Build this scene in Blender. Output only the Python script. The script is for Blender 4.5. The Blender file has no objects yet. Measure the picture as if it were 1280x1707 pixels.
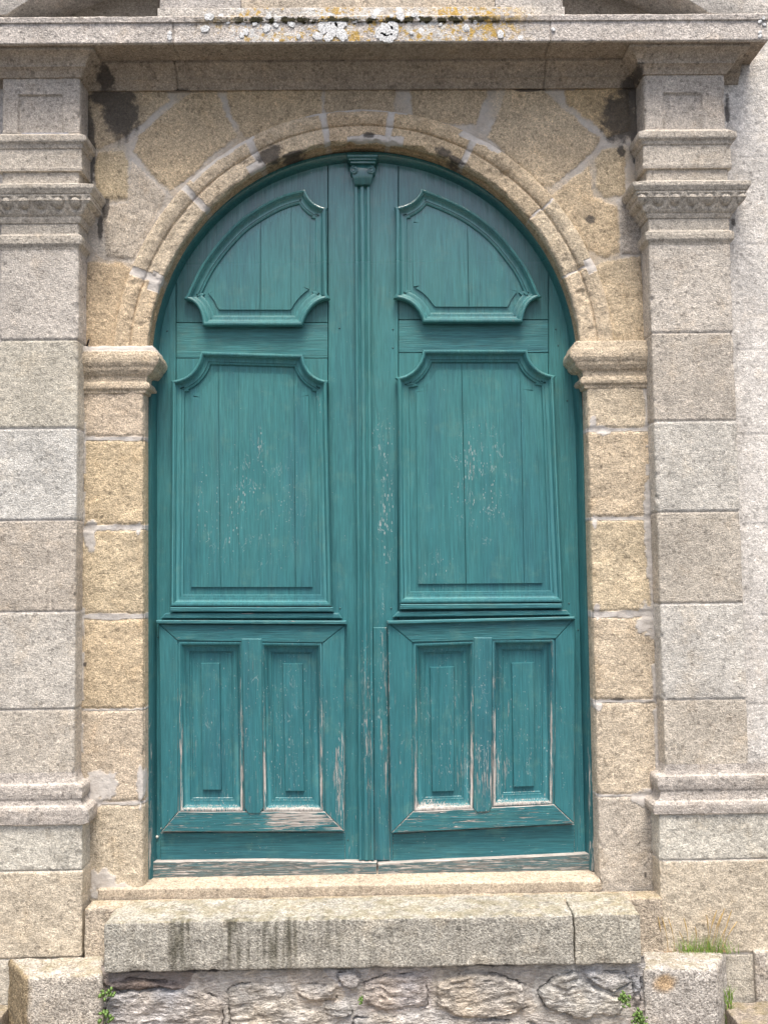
import bpy, bmesh, math, random
import numpy as np
from mathutils import Matrix, Vector
from mathutils.geometry import delaunay_2d_cdt

S = bpy.context.scene
# ------------------------------------------------------------------ camera
EYE = 1.80
CAMY = -3.75
FPX = 1500.0
PITCH, YAW, ROLL = (math.radians(a) for a in (3.4695, 0.7580, -0.7332))
def _axes():
    cp, sp = math.cos(PITCH), math.sin(PITCH); cy, sy = math.cos(YAW), math.sin(YAW)
    cr, sr = math.cos(ROLL), math.sin(ROLL)
    fw = np.array([sy*cp, cy*cp, sp]); rt = np.array([cy, -sy, 0.0]); up = np.cross(rt, fw)
    return cr*rt + sr*up, fw, -sr*rt + cr*up
RT, FW, UP = _axes()
cam = bpy.data.cameras.new("camera"); cam_o = bpy.data.objects.new("camera", cam)
S.collection.objects.link(cam_o); S.camera = cam_o
cam_o.matrix_world = Matrix(((RT[0], UP[0], -FW[0], 0), (RT[1], UP[1], -FW[1], CAMY), (RT[2], UP[2], -FW[2], EYE), (0, 0, 0, 1)))
cam.sensor_fit = 'VERTICAL'; cam.sensor_height = 36.0
cam.lens = FPX/1707.0*36.0
cam.clip_start = 0.05; cam.clip_end = 2000

# ------------------------------------------------------------------ sky, sun, exposure
world = bpy.data.worlds.new("World"); S.world = world; world.use_nodes = True
wn = world.node_tree.nodes; wl = world.node_tree.links
SUN_EL, SUN_AZ = math.radians(71), math.radians(176)      # azimuth clockwise from +Y: behind the camera, high
sky = wn.new('ShaderNodeTexSky'); sky.sky_type = 'NISHITA'; sky.sun_disc = False
sky.sun_elevation = SUN_EL; sky.sun_rotation = SUN_AZ
sky.air_density = 1.0; sky.dust_density = 6.0; sky.ozone_density = 0.6
wl.new(sky.outputs[0], wn['Background'].inputs[0]); wn['Background'].inputs[1].default_value = 0.066
sl = bpy.data.lights.new("sun", 'SUN'); sl.energy = 1.5; sl.angle = math.radians(26); sl.color = (1.0, 0.93, 0.84)
so = bpy.data.objects.new("sun", sl); S.collection.objects.link(so); so.location = (-2, -6, 8)
sd = Vector((math.sin(SUN_AZ)*math.cos(SUN_EL), math.cos(SUN_AZ)*math.cos(SUN_EL), math.sin(SUN_EL)))
so.rotation_euler = sd.to_track_quat('Z', 'Y').to_euler()
S.view_settings.view_transform = 'Standard'; S.view_settings.look = 'None'
S.view_settings.exposure = 1.78; S.view_settings.gamma = 1.0
try: S.view_settings.use_curve_mapping = False
except Exception: pass

# ------------------------------------------------------------------ helpers
def ray(px, py):
    return (px-640)/FPX*RT + FW - (py-853.5)/FPX*UP
def W(px, py, Y=0.0):                      # point of the plane y = Y
    d = ray(px, py); t = (Y-CAMY)/d[1]; p = np.array([0, CAMY, EYE]) + d*t
    return p
def WZ(px, py, Z):                         # point of the level plane z = Z
    d = ray(px, py); t = (Z-EYE)/d[2]; return np.array([0, CAMY, EYE]) + d*t
def X(px, py, Y=0.0): return W(px, py, Y)[0]
def Zz(px, py, Y=0.0): return W(px, py, Y)[2]
def P2(pts, Y=0.0):
    return np.array([W(a, b, Y)[[0, 2]] for a, b in pts])

def _h(i, j, k, s):
    n = (i*374761393 + j*668265263 + k*2147483647 + s*1274126177) & 0xFFFFFFFF
    n = ((n ^ (n >> 13))*1274126177) & 0xFFFFFFFF
    n = ((n ^ (n >> 16))*2246822519) & 0xFFFFFFFF
    return ((n ^ (n >> 15)) & 0xFFFFFF)/float(0xFFFFFF)
def vn(p, scale, seed=0):
    q = np.asarray(p, dtype=np.float64)*scale
    f0 = np.floor(q); t = q-f0; t = t*t*(3-2*t); I = f0.astype(np.int64)
    r = 0
    for a in (0, 1):
        for b in (0, 1):
            for c in (0, 1):
                w = (t[..., 0] if a else 1-t[..., 0])*(t[..., 1] if b else 1-t[..., 1])*(t[..., 2] if c else 1-t[..., 2])
                r = r + w*_h(I[..., 0]+a, I[..., 1]+b, I[..., 2]+c, seed)
    return r*2-1
def fbm(p, scale, octv=3, seed=0, gain=0.5):
    r = 0; a = 1.0; tot = 0
    for o in range(octv):
        r = r + a*vn(p, scale*(2.03**o), seed+o*17); tot += a; a *= gain
    return r/tot
def sstep(a, b, x):
    t = np.clip((x-a)/(b-a), 0, 1); return t*t*(3-2*t)
def sdf(poly, x, z):                       # positive inside
    poly = np.asarray(poly); n = len(poly)
    d = np.full(x.shape, 1e9); ins = np.zeros(x.shape, bool)
    for i in range(n):
        a = poly[i]; b = poly[(i+1) % n]; e = b-a
        L = (e@e)+1e-12
        t = np.clip(((x-a[0])*e[0]+(z-a[1])*e[1])/L, 0, 1)
        d = np.minimum(d, np.hypot(x-a[0]-t*e[0], z-a[1]-t*e[1]))
        c = ((a[1] > z) != (b[1] > z))
        if abs(e[1]) > 1e-12:
            ins ^= c & (x < e[0]*(z-a[1])/e[1]+a[0])
    return np.where(ins, d, -d)

def link(name, me, parent=None, mats=()):
    o = bpy.data.objects.new(name, me); S.collection.objects.link(o)
    for m in mats: me.materials.append(m)
    if parent is not None: o.parent = parent
    return o
def empty(name, label, cat, loc=(0, 0, 0)):
    o = bpy.data.objects.new(name, None); S.collection.objects.link(o); o.empty_display_size = 0.1
    o['label'] = label; o['category'] = cat
    return o
def tag(o, label, cat, group=None, kind=None):
    if label: o['label'] = label
    if cat: o['category'] = cat
    if group: o['group'] = group
    if kind: o['kind'] = kind
    return o
def finish(me, ang=50):
    me.validate(); me.update()
    for p in me.polygons: p.use_smooth = True
    me.set_sharp_from_angle(angle=math.radians(ang))

def grid(name, P, mat, parent=None, tint=None, mortar=None, stain_shade=None, keep=None, ang=50, flip=False):
    """param surface P[nu,nv,3] -> one mesh with stone colour attributes"""
    nu, nv = P.shape[:2]
    idx = np.arange(nu*nv).reshape(nu, nv)
    q = np.stack([idx[:-1, :-1], idx[1:, :-1], idx[1:, 1:], idx[:-1, 1:]], -1).reshape(-1, 4)
    if flip: q = q[:, ::-1]
    if keep is not None:
        k = keep.ravel()[q].all(1); q = q[k]
        used = np.zeros(nu*nv, bool); used[q.ravel()] = True
        remap = np.cumsum(used)-1
        V = P.reshape(-1, 3)[used]; q = remap[q]
    else:
        used = slice(None); V = P.reshape(-1, 3)
    me = bpy.data.meshes.new(name)
    me.vertices.add(len(V)); me.vertices.foreach_set('co', V.astype(np.float32).ravel())
    me.loops.add(len(q)*4); me.loops.foreach_set('vertex_index', q.astype(np.int32).ravel())
    me.polygons.add(len(q)); me.polygons.foreach_set('loop_start', np.arange(0, len(q)*4, 4, dtype=np.int32))
    me.polygons.foreach_set('loop_total', np.full(len(q), 4, dtype=np.int32))
    me.update()
    def att(nm, typ, arr):
        a = me.attributes.new(nm, typ, 'POINT')
        a.data.foreach_set('color' if typ == 'FLOAT_COLOR' else 'value', np.ascontiguousarray(arr, dtype=np.float32).ravel())
    n = nu*nv
    T = np.ones((n, 4)); T[:, :3] = (np.broadcast_to(np.asarray(tint), (nu, nv, 3)).reshape(-1, 3) if tint is not None else 1)
    att('tint', 'FLOAT_COLOR', T[used])
    att('mortar', 'FLOAT', (np.zeros(n) if mortar is None else np.broadcast_to(mortar, (nu, nv)).reshape(-1))[used])
    att('stain_shade', 'FLOAT', (np.zeros(n) if stain_shade is None else np.broadcast_to(stain_shade, (nu, nv)).reshape(-1))[used])
    me.validate(); me.update()
    me.polygons.foreach_set('use_smooth', np.ones(len(me.polygons), dtype=bool))
    me.set_sharp_from_angle(angle=math.radians(ang))
    return link(name, me, parent, [mat])

def resample(prof, step):
    out = []
    for i in range(len(prof)-1):
        a = np.array(prof[i], float); b = np.array(prof[i+1], float)
        n = max(1, int(math.ceil(np.linalg.norm((b-a)[:2])/step)))
        for k in range(n): out.append(a+(b-a)*k/n)
    out.append(np.array(prof[-1], float)); return np.array(out)

def sweep(path, prof, step=0.006, chip=0.003):
    """plan path [(x,y)...] (outside on its left), profile [(offset,z)...] -> P[nu,nv,3], corner mask"""
    path = np.array(path, float); n = len(path)
    prof = np.array(prof, float)
    d = path[1:]-path[:-1]; L = np.linalg.norm(d, axis=1); d = d/L[:, None]
    nor = np.stack([-d[:, 1], d[:, 0]], -1)
    mit = []
    for i in range(n):
        if i == 0: mit.append(nor[0])
        elif i == n-1: mit.append(nor[-1])
        else:
            m = nor[i-1]+nor[i]; mit.append(m/(1+nor[i-1]@nor[i]))
    rows = []
    for i in range(n-1):
        m = max(3, int(L[i]/step)); ts = list(np.linspace(0, 1, m+1))
        e = min(0.004/L[i], 0.2)
        ts = sorted(set([0, e, 1-e, 1] + [t for t in ts if e*1.4 < t < 1-e*1.4]))
        if i < n-2: ts = ts[:-1]
        for t in ts:
            A = path[i]; B = path[i+1]
            corner = (t == 0 and i > 0)
            rows.append((A, B, mit[i], mit[i+1], t, corner))
    P = np.zeros((len(rows), len(prof), 3)); C = np.zeros(len(rows), bool)
    for k, (A, B, ma, mb, t, corner) in enumerate(rows):
        o = prof[:, 0:1]
        pa = A+ma*o; pb = B+mb*o
        xy = pa*(1-t)+pb*t
        if corner: xy = xy-ma*chip*0.5; C[k] = True
        P[k, :, :2] = xy; P[k, :, 2] = prof[:, 1]
    return P, C
def normals(P):
    du = np.gradient(P, axis=0); dv = np.gradient(P, axis=1)
    n = np.cross(du, dv); n /= (np.linalg.norm(n, axis=-1, keepdims=True)+1e-12); return n

# ------------------------------------------------------------------ materials
def newmat(name):
    m = bpy.data.materials.new(name); m.use_nodes = True
    nt = m.node_tree; b = nt.nodes['Principled BSDF']; return m, nt, b
class N:
    def __init__(s, nt): s.nt = nt
    def node(s, t, **kw):
        n = s.nt.nodes.new(t)
        for k, v in kw.items(): setattr(n, k, v)
        return n
    def set(s, sock, v):
        if hasattr(v, 'is_output'): s.nt.links.new(v, sock)
        elif v is not None: sock.default_value = v
    def noise(s, vec, scale, detail=2, rough=0.55, dist=0.0):
        n = s.node('ShaderNodeTexNoise'); s.set(n.inputs['Vector'], vec); n.inputs['Scale'].default_value = scale
        n.inputs['Detail'].default_value = detail; n.inputs['Roughness'].default_value = rough
        n.inputs['Distortion'].default_value = dist
        return n.outputs[0]
    def voro(s, vec, scale, feat='F1', out='Distance', rnd=1.0):
        n = s.node('ShaderNodeTexVoronoi'); n.feature = feat; s.set(n.inputs['Vector'], vec); n.inputs['Scale'].default_value = scale
        n.inputs['Randomness'].default_value = rnd
        return n.outputs[out]
    def math(s, op, a, b=None, c=None, clamp=False):
        n = s.node('ShaderNodeMath', operation=op); n.use_clamp = clamp
        s.set(n.inputs[0], a); s.set(n.inputs[1], b)
        if c is not None: s.set(n.inputs[2], c)
        return n.outputs[0]
    def rng(s, v, a, b, c=0.0, d=1.0, smooth=True):
        n = s.node('ShaderNodeMapRange'); n.interpolation_type = 'SMOOTHSTEP' if smooth else 'LINEAR'
        s.set(n.inputs[0], v); s.set(n.inputs[1], a); s.set(n.inputs[2], b); s.set(n.inputs[3], c); s.set(n.inputs[4], d)
        return n.outputs[0]
    def mix(s, f, a, b, mode='MIX'):
        n = s.node('ShaderNodeMix', data_type='RGBA', blend_type=mode)
        s.set(n.inputs[0], f); s.set(n.inputs[6], a if hasattr(a, 'is_output') else (*a, 1)); s.set(n.inputs[7], b if hasattr(b, 'is_output') else (*b, 1))
        return n.outputs[2]
    def grey(s, v):
        n = s.node('ShaderNodeCombineColor'); 
        for i in range(3): s.set(n.inputs[i], v)
        return n.outputs[0]
    def vmul(s, vec, xyz):
        n = s.node('ShaderNodeVectorMath', operation='MULTIPLY'); s.set(n.inputs[0], vec); n.inputs[1].default_value = xyz; return n.outputs[0]
    def attr(s, nm, out='Fac'):
        n = s.node('ShaderNodeAttribute'); n.attribute_name = nm; return n.outputs[out]
    def bump(s, h, strength, dist, prev=None):
        n = s.node('ShaderNodeBump'); n.inputs['Strength'].default_value = strength; n.inputs['Distance'].default_value = dist
        s.set(n.inputs['Height'], h)
        if prev is not None: s.set(n.inputs['Normal'], prev)
        return n.outputs[0]

def stone(name, lo=0.50, hi=1.30, scale=115.0, moss=None, bumpd=0.0045, lichen=False, streak=0.0, banded=False):
    m, nt, b = newmat(name); n = N(nt)
    pos = n.node('ShaderNodeTexCoord').outputs['Object']
    tint = n.attr('tint', 'Color'); mort = n.attr('mortar'); stn_shade = n.attr('stain_shade')
    p1 = n.vmul(pos, (0.55, 1.0, 1.5)) if banded else pos
    g1 = n.noise(p1, scale, 3.0, 0.62)
    g2 = n.noise(pos, scale*2.1, 2.0, 0.6)
    mica = n.voro(pos, scale*1.25)
    feld = n.noise(n.vmul(pos, (1, 1.0, 1)), scale*0.42, 2.0, 0.6)
    vc = n.voro(p1, scale*1.15, 'F1', 'Color'); sv_ = n.node('ShaderNodeSeparateColor'); nt.links.new(vc, sv_.inputs[0])
    vc2 = n.voro(p1, scale*0.52, 'F1', 'Color'); sv2 = n.node('ShaderNodeSeparateColor'); nt.links.new(vc2, sv2.inputs[0])
    f = n.rng(g1, 0.36, 0.64, lo, hi, False)
    f = n.math('MULTIPLY', f, n.rng(sv_.outputs[0], 0.0, 1.0, 0.82, 1.14, False))
    f = n.math('MULTIPLY', f, n.rng(sv2.outputs[1], 0.80, 0.95, 1.0, 1.10))
    f = n.math('MULTIPLY', f, n.rng(sv2.outputs[2], 0.03, 0.10, 0.70, 1.0))
    f = n.math('MULTIPLY', f, n.rng(n.noise(pos, 32.0, 4.0, 0.7), 0.62, 0.78, 1.0, 0.87))
    f = n.math('MULTIPLY', f, n.rng(g2, 0.30, 0.70, 0.80, 1.18, False))
    f = n.math('MULTIPLY', f, n.rng(mica, 0.10, 0.34, 0.62, 1.0))
    f = n.math('MULTIPLY', f, n.rng(feld, 0.35, 0.65, 0.90, 1.10))
    big = n.noise(pos, 5.0, 3.0, 0.6); big2 = n.noise(pos, 17.0, 3.0, 0.6)
    f = n.math('MULTIPLY', f, n.rng(big, 0.3, 0.7, 0.90, 1.09))
    f = n.math('MULTIPLY', f, n.rng(big2, 0.3, 0.7, 0.91, 1.07))
    col = n.mix(1.0, tint, n.grey(f), 'MULTIPLY')
    # warm iron tinge in patches
    warm = n.rng(n.noise(pos, 9.0, 4.0, 0.65), 0.50, 0.74, 0, 0.32)
    col = n.mix(warm, col, n.mix(1.0, col, (1.06, 0.93, 0.76), 'MULTIPLY'))
    if streak:
        sv = n.noise(n.vmul(pos, (26, 26, 1.6)), 1.0, 3.0, 0.6)
        col = n.mix(n.rng(sv, 0.50, 0.66, 0, streak), col, n.mix(1.0, col, (0.42, 0.40, 0.36), 'MULTIPLY'))
    if moss:
        mv = n.noise(pos, 14.0, 4.0, 0.65)
        nz = n.node('ShaderNodeSeparateXYZ'); nt.links.new(n.node('ShaderNodeNewGeometry').outputs['True Normal'], nz.inputs[0])
        up = n.rng(nz.outputs[2], 0.3, 0.8)
        mk = n.math('MULTIPLY', n.rng(mv, 0.40, 0.62), up)
        col = n.mix(n.math('MULTIPLY', mk, moss), col, (0.24, 0.20, 0.075))
    mcol = n.mix(n.noise(pos, 90.0, 4.0, 0.7), (0.44, 0.415, 0.385), (0.66, 0.635, 0.605))
    mcol = n.mix(n.rng(n.noise(pos, 12.0, 3.0, 0.6), 0.45, 0.7, 0, 0.6), mcol, (0.40, 0.36, 0.32))
    col = n.mix(mort, col, mcol)
    # damp black stains, plus gap shade painted in below the step slab
    sn = n.math('ADD', stn_shade, n.math('MULTIPLY', n.math('SUBTRACT', n.noise(pos, 34.0, 4.0, 0.6), 0.5), 0.9))
    sm = n.rng(sn, 0.36, 0.64)
    col = n.mix(n.math('MULTIPLY', sm, 0.90), col, n.mix(0.14, n.mix(n.noise(pos, 40, 3.0), (0.043, 0.041, 0.039), (0.100, 0.095, 0.090)), n.mix(1.0, col, (0.35, 0.33, 0.33), 'MULTIPLY')))
    if lichen:
        sp = n.node('ShaderNodeSeparateXYZ'); nt.links.new(pos, sp.inputs[0])
        x = sp.outputs[0]; z = sp.outputs[2]
        win = n.math('MULTIPLY', n.rng(x, X(300, 45, -.2), X(420, 45, -.2)), n.rng(x, X(780, 45, -.2), X(930, 45, -.2), 1, 0))
        vz = n.voro(pos, 22.0); vc = n.voro(pos, 22.0, out='Color')
        sc = n.node('ShaderNodeSeparateColor'); nt.links.new(vc, sc.inputs[0])
        # yellow crusts
        win = n.math('MULTIPLY', win, n.math('GREATER_THAN', z, Zz(640, 68.5, -.2)+.003))
        yl = n.math('MULTIPLY', n.rng(n.math('ADD', n.noise(pos, 48.0, 5.0, 0.78), n.math('MULTIPLY', n.rng(n.noise(pos, 8.0, 2.0), 0.4, 0.65), 0.15)), 0.575, 0.645), win)
        col = n.mix(n.math('MULTIPLY', yl, 0.85), col, n.mix(n.noise(pos, 90, 2), (0.36, 0.21, 0.03), (0.62, 0.42, 0.08)))
        y2 = n.math('MULTIPLY', n.rng(x, X(690, 45, -.2), X(760, 45, -.2)), n.rng(x, X(830, 45, -.2), X(900, 45, -.2), 1, 0))
        y2 = n.math('MULTIPLY', n.math('MULTIPLY', y2, n.math('GREATER_THAN', z, Zz(640, 68.5, -.2)+.003)), n.rng(n.noise(pos, 34.0, 5.0, 0.78), 0.50, 0.58))
        col = n.mix(n.math('MULTIPLY', y2, 0.85), col, n.mix(n.noise(pos, 90, 2), (0.40, 0.23, 0.03), (0.66, 0.46, 0.09)))
        wc = n.math('MULTIPLY', n.rng(n.math('ADD', n.noise(pos, 55.0, 5.0, 0.75), n.math('MULTIPLY', n.rng(n.noise(pos, 6.0, 2.0), 0.42, 0.6), 0.12)), 0.60, 0.66), win)
        col = n.mix(n.math('MULTIPLY', wc, 0.75), col, (0.66, 0.68, 0.68))
        # black moss under the fillet
        ztop = Zz(640, 33, -.2)
        blk = n.math('MULTIPLY', n.rng(n.math('ADD', n.noise(n.vmul(pos, (1, 1, .8)), 26.0, 5.0, 0.7), n.math('MULTIPLY', n.rng(n.math('ABSOLUTE', n.math('SUBTRACT', z, ztop)), 0.0, 0.045, 0.22, -0.25, False), 1.0)), 0.60, 0.68), win)
        col = n.mix(blk, col, n.mix(n.noise(pos, 50, 2), (0.012, 0.010, 0.008), (0.075, 0.070, 0.03)))
        r = n.rng(sc.outputs[0], 0.62, 1.0, 0.0, 0.36, False)
        wd = n.math('ADD', vz, n.math('MULTIPLY', n.math('SUBTRACT', n.noise(pos, 70, 3.0), 0.5), 0.18))
        wht = n.math('MULTIPLY', n.math('LESS_THAN', wd, r), n.rng(x, X(250, 45, -.2), X(330, 45, -.2)))
        wht = n.math('MULTIPLY', wht, n.math('GREATER_THAN', z, Zz(640, 68.5, -.2)+.003))
        wht = n.math('MULTIPLY', wht, n.rng(x, X(860, 45, -.2), X(940, 45, -.2), 1, 0))
        col = n.mix(n.math('MULTIPLY', wht, 0.9), col, (0.80, 0.82, 0.83))
    b.inputs['Roughness'].default_value = 0.92
    b.inputs['Specular IOR Level'].default_value = 0.25
    nt.links.new(col, b.inputs['Base Color'])
    h = n.math('ADD', n.math('MULTIPLY', g1, 0.9), n.math('MULTIPLY', g2, 0.45))
    h = n.math('MULTIPLY', h, n.rng(mort, 0, 1, 1.0, 0.22))
    h2 = n.noise(pos, 38.0, 3.0, 0.6)
    bb = n.bump(h, 1.0, bumpd); bb = n.bump(h2, 0.40, 0.010, bb)
    nt.links.new(bb, b.inputs['Normal'])
    return m

M_GREY = stone('grey_granite', 0.79, 1.18, 165.0)
M_OCHRE = stone('ochre_granite', 0.74, 1.20, 160.0)
M_PALE = stone('pale_granite', 0.88, 1.08, 140.0, bumpd=0.003)
M_CORN = stone('cornice_granite', 0.72, 1.22, 150.0, lichen=True)
M_STEP = stone('step_granite', 0.60, 1.28, 128.0, moss=0.35, streak=0.30, bumpd=0.009)
M_BLOCK = stone('block_granite', 0.56, 1.32, 122.0, moss=0.35, bumpd=0.010)
M_RUBBLE = stone('rubble_schist', 0.66, 1.24, 80.0, bumpd=0.012, banded=True)

def paint(name, axis='v', wear=0.0, low=0.5, dark=1.0, grey=0.0, rough_grain=0.55):
    m, nt, b = newmat(name); n = N(nt)
    pos = n.node('ShaderNodeTexCoord').outputs['Object']
    sep = n.node('ShaderNodeSeparateXYZ'); nt.links.new(pos, sep.inputs[0]); z = sep.outputs[2]; x = sep.outputs[0]
    a = (1.0, 1.0, 0.045) if axis == 'v' else (0.045, 1.0, 1.0)
    a2 = (1.0, 1.0, 0.12) if axis == 'v' else (0.12, 1.0, 1.0)
    pv = n.vmul(pos, a); pw = n.vmul(pos, a2)
    gr = n.noise(pv, 210.0, 4.0, 0.62, 0.35); gr2 = n.noise(pv, 70.0, 3.0, 0.6, 0.6)
    blot = n.math('ADD', n.math('MULTIPLY', n.noise(pw, 16.0, 4.0, 0.62), .55), n.math('MULTIPLY', n.noise(n.vmul(pos, (1, 1, .5) if axis == 'v' else (.5, 1, 1)), 11.0, 4.0, 0.6), .45)); blot2 = n.noise(pos, 3.4, 3.0, 0.6)
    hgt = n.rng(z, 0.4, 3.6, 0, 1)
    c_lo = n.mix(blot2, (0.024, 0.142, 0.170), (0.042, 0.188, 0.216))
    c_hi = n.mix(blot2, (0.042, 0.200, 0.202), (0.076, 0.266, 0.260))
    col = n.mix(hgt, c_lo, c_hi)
    col = n.mix(n.rng(n.noise(pw, 7.0, 4.0, .65), .45, .68, 0, .45), col, (0.034, 0.135, 0.172))
    col = n.mix(n.rng(n.noise(pos, 13.0, 4.0, .65), .52, .72, 0, .40), col, (0.105, 0.250, 0.225))
    col = n.mix(n.rng(blot, 0.48, 0.74, 0, 0.42), col, (0.078, 0.222, 0.218))
    col = n.mix(n.rng(blot, 0.28, 0.44, 0.38, 0), col, (0.017, 0.098, 0.118))
    if grey: col = n.mix(n.rng(blot, .35, .6, grey*.5, grey), col, (0.150, 0.180, 0.178))
    f = n.math('MULTIPLY', n.rng(gr, 0.3, 0.7, 0.76 if axis == 'v' else .62, 1.16 if axis == 'v' else 1.22, False), n.rng(gr2, 0.3, 0.7, 0.86, 1.10, False))
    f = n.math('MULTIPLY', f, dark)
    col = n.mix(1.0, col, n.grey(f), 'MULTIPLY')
    # flaking: pale primer, dusty pink and bare grey wood
    lowm = n.rng(z, 0.45, 1.85, 1.0, 0.0)
    fl = n.noise(pv, 190.0, 4.0, 0.68, 0.9); fl2 = n.noise(pos, 9.0, 3.0, 0.6)
    amt = n.math('ADD', n.math('MULTIPLY', lowm, low), wear)
    # hand-height scuffs
    scf = None
    for (qx, qy, rx, ry, k, q) in ((432, 735, 8, 30, 1.1, 1.4), (783, 770, 12, 60, .6, .9), (800, 800, 70, 140, .42, .95), (642, 850, 24, 130, .7, 1.5), (640, 720, 30, 50, .4, 1.0), (566, 1290, 14, 110, .8, .5), (800, 1300, 60, 80, .45, .6), (496, 1366, 62, 24, .95, .4), (720, 1345, 50, 14, .8, .3), (412, 822, 26, 40, .3, .9), (430, 840, 110, 150, .2, .55), (340, 840, 18, 100, .5, .8), (612, 1150, 14, 240, .75, 1.0), (640, 1150, 14, 240, .6, .9), (530, 700, 12, 60, .5, .8), (730, 960, 45, 60, .5, .8), (360, 880, 50, 90, .2, .6), (450, 1200, 200, 170, .16, .5), (800, 1200, 200, 170, .16, .5)):
        c = W(qx, qy, .09)
        dx = n.math('DIVIDE', n.math('SUBTRACT', x, float(c[0])), rx*2.5e-3); dz = n.math('DIVIDE', n.math('SUBTRACT', z, float(c[2])), ry*2.5e-3)
        d2 = n.math('ADD', n.math('MULTIPLY', dx, dx), n.math('MULTIPLY', dz, dz))
        g_ = n.rng(d2, 0.0, 1.0, 1.0, 0.0)
        amt = n.math('ADD', amt, n.math('MULTIPLY', g_, k))
        q_ = n.math('MULTIPLY', g_, q); scf = q_ if scf is None else n.math('ADD', scf, q_)
    nrm = n.node('ShaderNodeSeparateXYZ'); nt.links.new(n.node('ShaderNodeNewGeometry').outputs['True Normal'], nrm.inputs[0])
    amt = n.math('ADD', amt, n.math('MULTIPLY', n.rng(nrm.outputs[2], 0.25, 0.8), n.math('MULTIPLY_ADD', lowm, 0.45, 0.12)))
    amt = n.math('ADD', amt, n.math('MULTIPLY', n.attr('edge'), n.math('MULTIPLY_ADD', lowm, 0.75, 0.36)))
    thr = n.math('SUBTRACT', 0.735, n.math('MULTIPLY', amt, 0.16))
    val = n.math('ADD', n.math('MULTIPLY', fl, 0.8), n.math('MULTIPLY', fl2, 0.2))
    mask = n.rng(n.math('SUBTRACT', val, thr), 0.0, 0.03)
    raw = n.mix(n.noise(pos, 40.0, 3.0), (0.66, 0.62, 0.58), (0.40, 0.36, 0.33))
    raw = n.mix(n.rng(gr, 0.40, 0.60, 0.55, 0.0), raw, (0.10, 0.085, 0.075))
    col = n.mix(n.math('MULTIPLY', mask, 0.92), col, raw)
    # fine pale specks of flaked paint
    spk = n.math('LESS_THAN', n.math('ADD', n.voro(n.vmul(pos, (1, 1, .35) if axis == 'v' else (.35, 1, 1)), 110.0), n.math('MULTIPLY', n.math('SUBTRACT', n.noise(pos, 140.0, 3.0), .5), .5)), n.math('MULTIPLY_ADD', n.math('MULTIPLY_ADD', lowm, .35, scf), 0.19, 0.02))
    spk = n.math('MULTIPLY', spk, n.rng(n.noise(pv, 55.0, 3.0, .65), 0.46, 0.58))
    col = n.mix(n.math('MULTIPLY', spk, 0.72), col, n.mix(n.noise(pos, 20.0, 2.0), (0.50, 0.52, 0.50), (0.30, 0.36, 0.36)))
    # fine scratch lines
    wv = n.noise(n.vmul(pos, (1, 1, .25)), 22.0, 3.0, 0.6, 1.2)
    scr = n.math('MULTIPLY', n.math('LESS_THAN', n.math('ABSOLUTE', n.math('SUBTRACT', wv, .5)), 0.006), n.math('MULTIPLY', scf, n.rng(n.noise(pos, 16.0, 3.0), .5, .6, 0, .65)), clamp=True)
    col = n.mix(scr, col, (0.42, 0.47, 0.46))
    nt.links.new(col, b.inputs['Base Color'])
    # the sheltered paint under the arch keeps its gloss
    ro = n.rng(z, 2.8, 3.35, 0.52, 0.14)
    ro = n.math('ADD', ro, n.math('MULTIPLY', mask, 0.4), clamp=True)
    nt.links.new(ro, b.inputs['Roughness'])
    b.inputs['Specular IOR Level'].default_value = 0.34
    nt.links.new(n.rng(z, 2.7, 3.4, 0.34, 0.95), b.inputs['Specular IOR Level'])
    h = n.math('ADD', gr, n.math('MULTIPLY', mask, -0.6))
    bs = n.bump(h, rough_grain, 0.0022 if axis == 'v' else 0.0034)
    bs = n.bump(n.noise(pw, 24.0, 2.0), 0.35, 0.006, bs)
    nt.links.new(bs, b.inputs['Normal'])
    return m
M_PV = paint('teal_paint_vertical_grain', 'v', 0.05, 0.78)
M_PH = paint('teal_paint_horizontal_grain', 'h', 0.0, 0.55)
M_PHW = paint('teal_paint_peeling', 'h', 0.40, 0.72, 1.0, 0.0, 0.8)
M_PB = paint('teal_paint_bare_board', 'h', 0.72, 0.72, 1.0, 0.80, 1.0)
M_PD = paint('teal_paint_ring', 'v', 0.0, 0.35, 0.72)  # darker factor paints the shade of the recessed ring into its colour
M_PHD = paint('teal_paint_arch_shade', 'v', 0.0, 0.30, 0.80)  # head board darkened: the shaded band under the arch is painted in

def flat(name, col, rough=0.8, var=0.25, scale=30):
    m, nt, b = newmat(name); n = N(nt)
    pos = n.node('ShaderNodeTexCoord').outputs['Object']
    f = n.rng(n.noise(pos, scale, 3.0), 0.3, 0.7, 1-var, 1+var, False)
    c = n.mix(1.0, col, n.grey(f), 'MULTIPLY'); nt.links.new(c, b.inputs['Base Color']); b.inputs['Roughness'].default_value = rough
    return m
M_BLACK = flat('dark_interior', (0.008, 0.008, 0.008), 0.95)
M_ROD = flat('dark_rod_tone', (0.03, 0.022, 0.018), 0.7)
M_NAIL = flat('painted_nail', (0.035, 0.11, 0.115), 0.5)
M_WHITE = flat('chalk_white', (0.62, 0.60, 0.55), 0.8)
M_GRASS = flat('grass_green', (0.18, 0.30, 0.05), 0.6, 0.45, 60)
M_STRAW = flat('straw', (0.50, 0.36, 0.16), 0.7, 0.35, 50)
M_LEAF = flat('weed_leaf', (0.13, 0.225, 0.055), 0.5, 0.4, 80)

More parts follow.
